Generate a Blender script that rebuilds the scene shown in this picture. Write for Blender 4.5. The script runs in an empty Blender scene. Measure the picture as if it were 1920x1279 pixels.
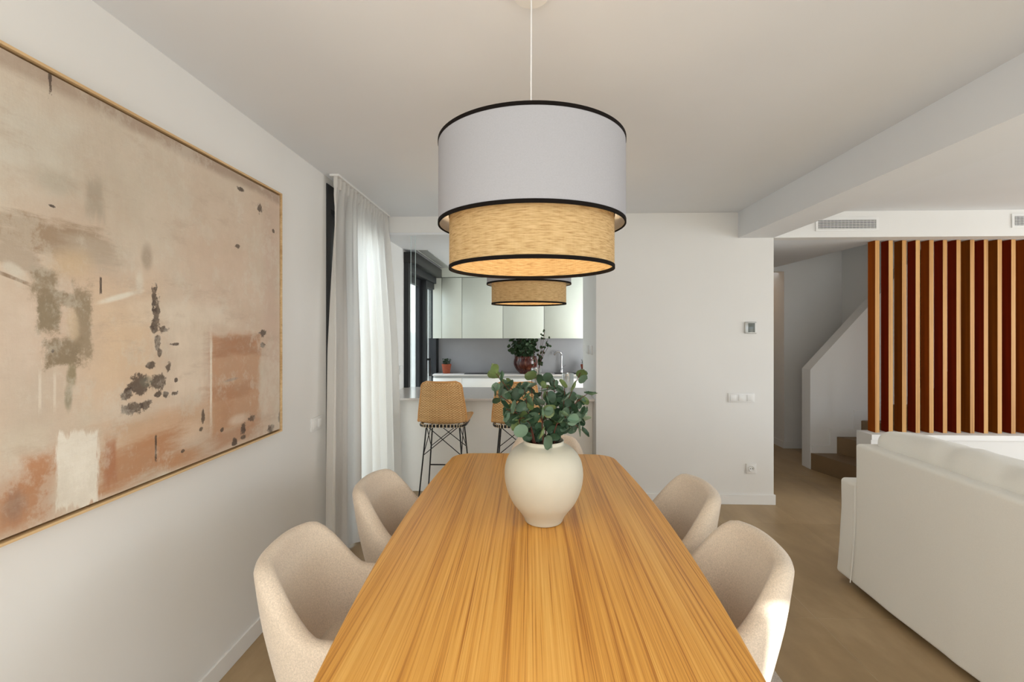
import bpy, bmesh, math, random
from mathutils import Vector, Matrix, noise, Euler
R = math.radians
PI = math.pi
scn = bpy.context.scene
COL = scn.collection

# ------------------------------------------------------------------ camera, sky, sun, lights, exposure
F_PX = 880.0
YAW = math.atan(33.0 / F_PX)
cam_d = bpy.data.cameras.new('camera')
cam_d.sensor_width = 36.0
cam_d.lens = F_PX / 1920.0 * 36.0
cam_d.shift_y = -22.5 / 1920.0
cam_d.clip_start = 0.05
cam = bpy.data.objects.new('camera', cam_d)
cam.location = (0, 0, 1.5)
cam.rotation_euler = (PI / 2, 0, YAW)
COL.objects.link(cam)
scn.camera = cam

world = bpy.data.worlds.new('daylight')
scn.world = world
world.use_nodes = True
wbg = world.node_tree.nodes['Background']
wbg.inputs[0].default_value = (0.76, 0.88, 1.0, 1)
wbg.inputs[1].default_value = 3.0

sun_d = bpy.data.lights.new('sun', 'SUN')
sun_d.energy = 7.0
sun_d.angle = R(0.6)
sun_d.color = (1.0, 0.97, 0.92)
sun = bpy.data.objects.new('sun', sun_d)
sun.rotation_euler = Vector((-0.35, 0.65, -0.47)).to_track_quat('-Z', 'Y').to_euler()
COL.objects.link(sun)


def area(name, loc, direction, sx, sy, power, color=(1, 1, 1), portal=False):
    d = bpy.data.lights.new(name, 'AREA')
    d.shape = 'RECTANGLE'
    d.size = sx
    d.size_y = sy
    d.energy = power
    d.color = color
    o = bpy.data.objects.new(name, d)
    o.location = loc
    o.rotation_euler = Vector(direction).to_track_quat('-Z', 'Y').to_euler()
    COL.objects.link(o)
    if portal:
        d.cycles.is_portal = True
    return o


# daylight of the terrace doors behind the camera and of the living room windows on the right, plus added fill lights
area('terrace_door_daylight', (3.65, -0.9, 1.22), (0, 1, 0), 3.8, 2.44, 1, (0.92, 0.97, 1.0), True)
area('camera_side_fill_light', (-0.1, -0.74, 1.30), (0, 1, -0.05), 2.2, 2.0, 39, (1.0, 0.97, 0.91))  # added fill in front of the closed wall, no window opening here
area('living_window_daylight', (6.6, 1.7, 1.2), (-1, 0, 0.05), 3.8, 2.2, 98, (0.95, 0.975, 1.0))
area('kitchen_window_daylight', (-1.55, 5.75, 1.25), (1, 0, 0), 1.55, 2.0, 1, (0.9, 0.96, 1.0), True)
area('dining_window_daylight', (-1.52, 3.54, 1.25), (1, 0, 0), 1.0, 2.2, 7.0, (0.90, 0.96, 1.0))
area('kitchen_side_fill_light', (1.88, 5.7, 1.4), (-1, 0, 0.3), 0.9, 1.4, 50, (0.95, 0.99, 1.0))  # unseen light added to brighten the kitchen cabinets and ceiling
area('stairwell_fill_light', (4.9, 5.7, 3.9), (0, 0, -1), 1.6, 0.6, 12, (1.0, 0.91, 0.74))  # added under the closed stairwell ceiling to brighten and warm the hall

vs = scn.view_settings
vs.view_transform = 'Standard'
vs.look = 'None'
vs.gamma = 1.0
vs.use_curve_mapping = False
vs.exposure = 0.08


# ------------------------------------------------------------------ material helpers
def new_mat(name):
    m = bpy.data.materials.new(name)
    m.use_nodes = True
    nt = m.node_tree
    return m, nt, nt.nodes['Principled BSDF']


class G:
    """tiny expression builder over a node tree"""
    def __init__(s, nt):
        s.nt = nt

    def n(s, typ, **kw):
        nd = s.nt.nodes.new(typ)
        for k, v in kw.items():
            setattr(nd, k, v)
        return nd

    def put(s, sock, v):
        if isinstance(v, bpy.types.NodeSocket):
            s.nt.links.new(v, sock)
        elif isinstance(v, (tuple, list)) and len(v) == 3 and sock.type == 'RGBA':
            sock.default_value = (*v, 1)
        else:
            sock.default_value = v

    def math(s, op, a, b=0.0, c=0.0, clamp=False):
        nd = s.n('ShaderNodeMath', operation=op, use_clamp=clamp)
        s.put(nd.inputs[0], a)
        s.put(nd.inputs[1], b)
        s.put(nd.inputs[2], c)
        return nd.outputs[0]

    def coord(s, kind='Object'):
        return s.n('ShaderNodeTexCoord').outputs[kind]

    def mapping(s, vec, scale=(1, 1, 1), loc=(0, 0, 0), rot=(0, 0, 0)):
        nd = s.n('ShaderNodeMapping')
        s.put(nd.inputs['Vector'], vec)
        nd.inputs['Scale'].default_value = scale
        nd.inputs['Location'].default_value = loc
        nd.inputs['Rotation'].default_value = rot
        return nd.outputs[0]

    def noise(s, vec, scale=5.0, detail=4.0, rough=0.55, dist=0.0, out=0):
        nd = s.n('ShaderNodeTexNoise')
        s.put(nd.inputs['Vector'], vec)
        nd.inputs['Scale'].default_value = scale
        nd.inputs['Detail'].default_value = detail
        nd.inputs['Roughness'].default_value = rough
        nd.inputs['Distortion'].default_value = dist
        return nd.outputs[out]

    def ramp(s, fac, stops, interp='LINEAR'):
        nd = s.n('ShaderNodeValToRGB')
        nd.color_ramp.interpolation = interp
        el = nd.color_ramp.elements
        while len(el) < len(stops):
            el.new(0.5)
        for e, (p, c) in zip(el, stops):
            e.position = p
            e.color = (*c, 1) if len(c) == 3 else c
        s.put(nd.inputs[0], fac)
        return nd.outputs[0]

    def mix(s, fac, a, b, blend='MIX'):
        nd = s.n('ShaderNodeMix', data_type='RGBA', blend_type=blend)
        s.put(nd.inputs[0], fac)
        s.put(nd.inputs[6], a)
        s.put(nd.inputs[7], b)
        return nd.outputs[2]

    def smooth(s, v, lo, hi, a=0.0, b=1.0):
        nd = s.n('ShaderNodeMapRange', interpolation_type='SMOOTHSTEP')
        s.put(nd.inputs[0], v)
        nd.inputs[1].default_value = lo
        nd.inputs[2].default_value = hi
        nd.inputs[3].default_value = a
        nd.inputs[4].default_value = b
        return nd.outputs[0]

    def bump(s, height, strength, dist, bsdf):
        nd = s.n('ShaderNodeBump')
        nd.inputs['Strength'].default_value = strength
        nd.inputs['Distance'].default_value = dist
        s.put(nd.inputs['Height'], height)
        s.nt.links.new(nd.outputs[0], bsdf.inputs['Normal'])


def srgb(r, g, b):
    def f(c):
        c /= 255.0
        return c / 12.92 if c <= 0.04045 else ((c + 0.055) / 1.055) ** 2.4
    return (f(r), f(g), f(b))


def plain(name, col, rough=0.5, metal=0.0, var=0.04, nscale=8.0, bump=0.0, bscale=200.0, bdist=0.001, coat=0.0, spec=None):
    m, nt, b = new_mat(name)
    g = G(nt)
    v = g.coord()
    c1 = tuple(x * (1 - var) for x in col)
    c2 = tuple(min(1, x * (1 + var)) for x in col)
    c = g.ramp(g.noise(v, nscale, 3), [(0.3, c1), (0.7, c2)])
    g.put(b.inputs['Base Color'], c)
    b.inputs['Roughness'].default_value = rough
    b.inputs['Metallic'].default_value = metal
    b.inputs['Coat Weight'].default_value = coat
    if spec is not None:
        b.inputs['Specular IOR Level'].default_value = spec
    if bump:
        g.bump(g.noise(v, bscale, 3), bump, bdist, b)
    return m


def wood(name, dark, mid, light, axis='y', s=1.0, rough=0.4, rnd=0.0, fx=1.0, veins=0.0):
    m, nt, b = new_mat(name)
    g = G(nt)
    v = g.coord()
    sc = {'x': (1.1, 55, 55), 'y': (55, 1.1, 55), 'z': (55, 55, 1.1)}[axis]
    sc = tuple(q * s * (fx if q > 5 else 0.75) for q in sc)
    off = g.n('ShaderNodeObjectInfo').outputs['Random']
    vv = g.n('ShaderNodeVectorMath', operation='ADD')
    g.put(vv.inputs[0], v)
    cmb = g.n('ShaderNodeCombineXYZ')
    o10 = g.math('MULTIPLY', off, 9.0)
    for i in range(3):
        g.put(cmb.inputs[i], o10)
    g.put(vv.inputs[1], cmb.outputs[0])
    v = vv.outputs[0]
    n1 = g.noise(g.mapping(v, sc), 1.0, 5, 0.6, 0.25)
    fine = tuple(q * (4.2 if q > 5 * s else 3.0) for q in sc)
    n2 = g.noise(g.mapping(v, fine), 1.0, 3, 0.6)
    broad = tuple(q * 0.17 if q > 5 * s else q * 0.5 for q in sc)
    n3 = g.noise(g.mapping(v, broad), 1.0, 2)
    t = g.math('ADD', g.math('MULTIPLY', n1, 0.55), g.math('MULTIPLY', n2, 0.33))
    t = g.math('ADD', t, g.math('MULTIPLY', g.math('SUBTRACT', n3, 0.5), 0.35))
    if rnd:
        t = g.math('ADD', t, g.math('MULTIPLY', g.math('SUBTRACT', off, 0.5), rnd))
    if veins:
        vn = g.noise(g.mapping(v, (330, 0.9, 330)), 1.0, 2, 0.5)
        vm = g.noise(g.mapping(v, (9, 0.7, 9)), 1.0, 2, 0.5)
        t = g.math('SUBTRACT', t, g.math('MULTIPLY', g.smooth(vn, 0.56, 0.66), g.smooth(vm, 0.3, 0.65, 0.04, veins)))
    c = g.ramp(t, [(0.28, dark), (0.42, mid), (0.60, light)])
    g.put(b.inputs['Base Color'], c)
    b.inputs['Roughness'].default_value = rough
    g.bump(t, 0.12, 0.001, b)
    return m


def fabric(name, col, var=0.10, scale=420.0, rough=0.95, sheen=0.3, bump=0.25, dist=0.0008):
    m, nt, b = new_mat(name)
    g = G(nt)
    v = g.coord()
    n1 = g.noise(g.mapping(v, (1.0, 1.0, 2.2)), scale, 2)
    n2 = g.noise(g.mapping(v, (2.2, 2.2, 1.0)), scale * 0.8, 2)
    t = g.math('MULTIPLY', g.math('ADD', n1, n2), 0.5)
    c = g.ramp(t, [(0.35, tuple(x * (1 - var) for x in col)), (0.65, tuple(min(1, x * (1 + var)) for x in col))])
    g.put(b.inputs['Base Color'], c)
    b.inputs['Roughness'].default_value = rough
    b.inputs['Specular IOR Level'].default_value = 0.15
    b.inputs['Sheen Weight'].default_value = sheen
    g.bump(t, bump, dist, b)
    return m


def thin_cloth(name, col, trans, var=0.03, scale=300.0, band=False):
    """cloth that lets light through: diffuse + translucent"""
    m, nt, b = new_mat(name)
    g = G(nt)
    v = g.coord()
    t = g.noise(v, scale, 2)
    c = g.ramp(t, [(0.3, tuple(x * (1 - var) for x in col)), (0.7, tuple(min(1, x * (1 + var)) for x in col))])
    g.put(b.inputs['Base Color'], c)
    b.inputs['Roughness'].default_value = 0.95
    b.inputs['Specular IOR Level'].default_value = 0.1
    tr = g.n('ShaderNodeBsdfTranslucent')
    g.put(tr.inputs[0], c)
    mx = g.n('ShaderNodeMixShader')
    mx.inputs[0].default_value = trans
    nt.links.new(b.outputs[0], mx.inputs[1])
    nt.links.new(tr.outputs[0], mx.inputs[2])
    nt.links.new(mx.outputs[0], nt.nodes['Material Output'].inputs[0])
    return m


def raffia_mat(name):
    m, nt, b = new_mat(name)
    g = G(nt)
    v = g.coord()
    sep = g.n('ShaderNodeSeparateXYZ')
    g.put(sep.inputs[0], v)
    ang = g.math('ARCTAN2', sep.outputs[1], sep.outputs[0])
    cmb = g.n('ShaderNodeCombineXYZ')
    g.put(cmb.inputs[0], g.math('MULTIPLY', ang, 2.2))
    g.put(cmb.inputs[1], g.math('MULTIPLY', sep.outputs[2], 90.0))
    rows = g.noise(cmb.outputs[0], 3.0, 4, 0.65)
    cmb2 = g.n('ShaderNodeCombineXYZ')
    g.put(cmb2.inputs[0], g.math('MULTIPLY', ang, 120.0))
    g.put(cmb2.inputs[1], g.math('MULTIPLY', sep.outputs[2], 12.0))
    warp = g.noise(cmb2.outputs[0], 1.0, 3, 0.6)
    weave = g.math('MULTIPLY', g.math('ADD', g.math('SINE', g.math('MULTIPLY', ang, 560.0)), 1.0), 0.5)
    wz = g.math('MULTIPLY', g.math('ADD', g.math('SINE', g.math('MULTIPLY', sep.outputs[2], 2600.0)), 1.0), 0.5)
    t = g.math('ADD', g.math('MULTIPLY', rows, 0.78), g.math('MULTIPLY', warp, 0.10))
    t = g.math('ADD', t, g.math('MULTIPLY', g.math('MULTIPLY', weave, wz), 0.16))
    c = g.ramp(t, [(0.30, srgb(158, 122, 74)), (0.45, srgb(200, 168, 118)), (0.62, srgb(218, 190, 142)), (0.8, srgb(232, 208, 164))])
    g.put(b.inputs['Base Color'], c)
    b.inputs['Roughness'].default_value = 0.8
    b.inputs['Specular IOR Level'].default_value = 0.2
    g.bump(t, 0.4, 0.001, b)
    tr = g.n('ShaderNodeBsdfTranslucent')
    g.put(tr.inputs[0], c)
    mx = g.n('ShaderNodeMixShader')
    mx.inputs[0].default_value = 0.14
    nt.links.new(b.outputs[0], mx.inputs[1])
    nt.links.new(tr.outputs[0], mx.inputs[2])
    nt.links.new(mx.outputs[0], nt.nodes['Material Output'].inputs[0])
    return m


def wicker_mat(name):
    m, nt, b = new_mat(name)
    g = G(nt)
    uv = g.n('ShaderNodeTexCoord').outputs['UV']
    sep = g.n('ShaderNodeSeparateXYZ')
    g.put(sep.inputs[0], uv)
    U = g.math('MULTIPLY', sep.outputs[0], PI * 26)          # across: 26 stakes
    V = g.math('MULTIPLY', sep.outputs[1], PI * 74)          # along the profile: strands
    alt = g.math('SINE', g.math('ADD', U, g.math('MULTIPLY', g.math('FLOOR', g.math('DIVIDE', V, PI)), PI)))
    strand = g.math('ABSOLUTE', g.math('SINE', V))
    h = g.math('MULTIPLY', strand, g.math('ADD', g.math('MULTIPLY', alt, 0.30), 0.70))
    bands = g.noise(g.mapping(uv, (30, 1.2, 1)), 1.0, 3)
    rowsn = g.noise(g.mapping(uv, (2, 60, 1)), 1.0, 3)
    t = g.math('ADD', g.math('MULTIPLY', h, 0.72), g.math('ADD', g.math('MULTIPLY', bands, 0.42), g.math('MULTIPLY', rowsn, 0.34)))
    c = g.ramp(t, [(0.25, srgb(84, 50, 20)), (0.55, srgb(190, 140, 84)), (0.85, srgb(222, 178, 118)), (1.0, srgb(244, 214, 162))])
    g.put(b.inputs['Base Color'], c)
    b.inputs['Roughness'].default_value = 0.55
    g.bump(h, 0.8, 0.003, b)
    return m


def glass_mat(name, tint=(1, 1, 1), rough=0.0, transp=0.92):
    m, nt, b = new_mat(name)
    g = G(nt)
    tr = g.n('ShaderNodeBsdfTransparent')
    tr.inputs[0].default_value = (*tint, 1)
    gl = g.n('ShaderNodeBsdfGlossy')
    gl.inputs['Roughness'].default_value = rough
    lw = g.n('ShaderNodeLayerWeight')
    lw.inputs[0].default_value = 0.5
    f2 = g.math('ADD', g.math('MULTIPLY', g.math('POWER', lw.outputs['Facing'], 5.0), 0.6), max(0.02, 1 - transp), clamp=True)
    mx = g.n('ShaderNodeMixShader')
    g.put(mx.inputs[0], f2)
    nt.links.new(tr.outputs[0], mx.inputs[1])
    nt.links.new(gl.outputs[0], mx.inputs[2])
    nt.links.new(mx.outputs[0], nt.nodes['Material Output'].inputs[0])
    return m


def tile_mat():
    m, nt, b = new_mat('floor_tile_stoneware')
    g = G(nt)
    v = g.coord('Object')
    oi = g.n('ShaderNodeObjectInfo')
    vv = g.n('ShaderNodeVectorMath', operation='ADD')
    g.put(vv.inputs[0], v)
    g.put(vv.inputs[1], oi.outputs['Location'])
    p = vv.outputs[0]
    n1 = g.noise(g.mapping(p, (1.6, 0.7, 1)), 1.3, 5, 0.6, 0.6)
    n2 = g.noise(g.mapping(p, (9, 3, 1)), 1.0, 4, 0.6)
    t = g.math('ADD', g.math('MULTIPLY', n1, 0.65), g.math('MULTIPLY', n2, 0.35))
    t = g.math('ADD', t, g.math('MULTIPLY', g.math('SUBTRACT', oi.outputs['Random'], 0.5), 0.08))
    c = g.ramp(t, [(0.3, srgb(144, 120, 86)), (0.5, srgb(166, 141, 105)), (0.72, srgb(188, 163, 127))])
    g.put(b.inputs['Base Color'], c)
    g.put(b.inputs['Roughness'], g.ramp(n2, [(0.3, (0.34,) * 3), (0.7, (0.46,) * 3)]))
    return m


def plaster(name, col, rough=0.9):
    m, nt, b = new_mat(name)
    g = G(nt)
    v = g.coord()
    c = g.ramp(g.noise(v, 1.4, 3), [(0.3, tuple(x * 0.985 for x in col)), (0.7, tuple(min(1, x * 1.015) for x in col))])
    g.put(b.inputs['Base Color'], c)
    b.inputs['Roughness'].default_value = rough
    b.inputs['Specular IOR Level'].default_value = 0.2
    g.bump(g.noise(v, 260, 3), 0.06, 0.001, b)
    return m


M = {}
M['wall'] = plaster('white_wall_paint', (0.80, 0.795, 0.77))
M['ceil'] = plaster('ceiling_paint', (0.775, 0.795, 0.815))
M['trim'] = plain('white_lacquer_trim', (0.82, 0.82, 0.80), 0.45, var=0.01)
M['grout'] = plain('floor_grout', srgb(205, 190, 165), 0.9)
M['tile'] = tile_mat()
M['table'] = wood('oak_veneer_tabletop', srgb(176, 112, 40), srgb(222, 160, 72), srgb(240, 186, 98), 'y', 1.0, 0.42, fx=1.7, veins=0.17)
M['oak_leg'] = wood('oak_leg_wood', srgb(158, 92, 34), srgb(196, 132, 60), srgb(218, 160, 88), 'z', 1.0, 0.45)
M['frame'] = wood('light_oak_frame', srgb(190, 152, 104), srgb(214, 180, 132), srgb(230, 202, 158), 'y', 1.6, 0.5)
M['slat'] = wood('oak_slat_front', srgb(156, 102, 42), srgb(196, 143, 74), srgb(216, 168, 98), 'z', 0.8, 0.5, 0.06)
M['chair'] = fabric('beige_boucle_upholstery', srgb(218, 203, 184), 0.16, 210)
M['sofa'] = fabric('cream_linen_slipcover', srgb(232, 230, 222), 0.03, 300, bump=0.15)
M['vase'] = plain('matt_cream_ceramic', srgb(206, 203, 187), 0.55, var=0.02, bump=0.05, bscale=60)
M['shade'] = thin_cloth('white_cotton_shade', srgb(172, 172, 176), 0.10)
M['shade_in'] = thin_cloth('white_shade_lining', srgb(240, 232, 220), 0.3)
M['raffia'] = raffia_mat('woven_raffia')
M['blackribbon'] = plain('black_ribbon_trim', (0.008, 0.006, 0.005), 0.85, spec=0.1)
M['cable'] = plain('white_cable', (0.8, 0.8, 0.8), 0.5)
M['curtain'] = thin_cloth('off_white_linen_curtain', srgb(242, 240, 236), 0.55, 0.03, 500)
M['blackmetal'] = plain('black_powder_coated_steel', (0.012, 0.012, 0.012), 0.4, 0.3)
M['anthracite'] = plain('anthracite_aluminium', (0.009, 0.011, 0.014), 0.55, 0.0)
M['wicker'] = wicker_mat('natural_rattan_weave')
M['cane'] = plain('rattan_cane_rim', srgb(205, 152, 92), 0.5, var=0.15, nscale=60)
M['lashing'] = plain('pale_lashing_cord', srgb(226, 206, 172), 0.7)
M['cabinet'] = plain('matt_grey_green_cabinet', srgb(214, 218, 206), 0.35, var=0.01)
M['carcass'] = plain('seam_shade_cabinet_carcass', srgb(92, 95, 90), 0.6)  # darkened so the gaps between wall cabinet doors read as shadow lines
M['basecab'] = plain('white_gloss_cabinet', srgb(242, 240, 234), 0.25, var=0.01)
M['counter'] = plain('pale_quartz_worktop', srgb(214, 208, 202), 0.18, var=0.03, nscale=40)
M['splash'] = plain('grey_quartz_backsplash', srgb(156, 156, 158), 0.3, var=0.03, nscale=5)
M['hob'] = plain('black_glass_hob', (0.01, 0.01, 0.012), 0.08)
M['chrome'] = plain('polished_chrome', (0.75, 0.75, 0.77), 0.12, 1.0)
M['steel'] = plain('brushed_steel', (0.35, 0.35, 0.36), 0.3, 1.0)
M['terracotta'] = plain('terracotta', srgb(140, 66, 38), 0.8, var=0.12, nscale=30)
M['soil'] = plain('dark_soil', (0.015, 0.010, 0.006), 0.95)
M['plastic'] = plain('white_switch_plastic', (0.80, 0.80, 0.78), 0.3, var=0.01)
M['screen'] = plain('grey_display_glass', srgb(105, 112, 108), 0.15, var=0.05)
M['silver'] = plain('silver_bezel', srgb(190, 192, 190), 0.3, 0.4)
M['dark'] = plain('dark_void', (0.01, 0.01, 0.01), 0.9)
M['step'] = plain('brown_stoneware_step', srgb(128, 104, 74), 0.5, var=0.08, nscale=4)
M['rug'] = fabric('grey_beige_rug', srgb(196, 186, 176), 0.2, 160, bump=0.8, dist=0.004)
M['glass'] = glass_mat('clear_pane_glass', (0.97, 0.99, 0.98))
M['glassware'] = glass_mat('clear_glassware', (0.93, 0.95, 0.95), 0.02, 0.62)
M['clearglass'] = glass_mat('very_clear_glass', (0.985, 0.995, 0.995), 0.0, 0.98)
M['glassedge'] = plain('polished_glass_edge', srgb(205, 222, 222), 0.2)
M['extwall'] = plain('white_render_outside', (0.80, 0.80, 0.78), 0.9)
M['ground'] = plain('pale_paving_outside', srgb(190, 184, 172), 0.9, var=0.05)
M['bulb'] = None

mb, nt, b = new_mat('warm_bulb_glass')
b.inputs['Emission Color'].default_value = (1.0, 0.68, 0.36, 1)
b.inputs['Emission Strength'].default_value = 6.0
M['bulb'] = mb


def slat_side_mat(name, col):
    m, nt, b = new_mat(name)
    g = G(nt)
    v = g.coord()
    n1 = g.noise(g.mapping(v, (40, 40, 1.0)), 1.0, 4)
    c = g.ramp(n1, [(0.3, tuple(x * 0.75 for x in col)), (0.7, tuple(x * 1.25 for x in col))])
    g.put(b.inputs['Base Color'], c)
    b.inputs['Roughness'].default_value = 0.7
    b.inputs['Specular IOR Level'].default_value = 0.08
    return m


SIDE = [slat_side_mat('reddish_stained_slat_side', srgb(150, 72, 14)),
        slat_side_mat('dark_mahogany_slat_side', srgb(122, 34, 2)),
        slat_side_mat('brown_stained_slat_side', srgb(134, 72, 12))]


def leaf_mat(name, top, back):
    m, nt, b = new_mat(name)
    g = G(nt)
    v = g.coord('Object')
    geo = g.n('ShaderNodeNewGeometry')
    oi = g.n('ShaderNodeObjectInfo')
    n1 = g.noise(v, 60, 3)
    c = g.mix(geo.outputs['Backfacing'], top, back)
    c = g.mix(g.math('MULTIPLY', n1, 0.35), c, tuple(x * 0.5 for x in top))
    k = g.math('ADD', g.math('MULTIPLY', oi.outputs['Random'], 0.6), 0.75)
    hsv = g.n('ShaderNodeHueSaturation')
    g.put(hsv.inputs['Value'], k)
    g.put(hsv.inputs['Color'], c)
    g.put(b.inputs['Base Color'], hsv.outputs[0])
    b.inputs['Roughness'].default_value = 0.45
    b.inputs['Specular IOR Level'].default_value = 0.35
    tr = g.n('ShaderNodeBsdfTranslucent')
    g.put(tr.inputs[0], hsv.outputs[0])
    mx = g.n('ShaderNodeMixShader')
    mx.inputs[0].default_value = 0.18
    nt.links.new(b.outputs[0], mx.inputs[1])
    nt.links.new(tr.outputs[0], mx.inputs[2])
    nt.links.new(mx.outputs[0], nt.nodes['Material Output'].inputs[0])
    return m


LEAF = [leaf_mat('silver_green_leaf', srgb(110, 138, 116), srgb(134, 156, 136)),
        leaf_mat('deep_green_leaf', srgb(66, 94, 70), srgb(92, 118, 92)),
        leaf_mat('olive_green_leaf', srgb(108, 128, 78), srgb(124, 142, 98))]
KLEAF = [leaf_mat('dark_kitchen_leaf', srgb(44, 66, 38), srgb(58, 82, 52)),
         leaf_mat('mid_kitchen_leaf', srgb(66, 88, 58), srgb(80, 102, 72))]
M['stem'] = plain('reddish_brown_stem', srgb(92, 48, 34), 0.6, var=0.2, nscale=40)
M['petiole'] = plain('green_petiole', srgb(110, 120, 70), 0.6)


def bowl_mat():
    m, nt, b = new_mat('glazed_oxblood_bowl')
    g = G(nt)
    v = g.coord()
    n1 = g.noise(g.mapping(v, (40, 40, 6)), 1.0, 3)
    c = g.ramp(n1, [(0.35, srgb(40, 9, 6)), (0.58, srgb(74, 24, 14)), (0.8, srgb(140, 90, 58))])
    g.put(b.inputs['Base Color'], c)
    b.inputs['Roughness'].default_value = 0.2
    return m


M['bowl'] = bowl_mat()


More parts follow.
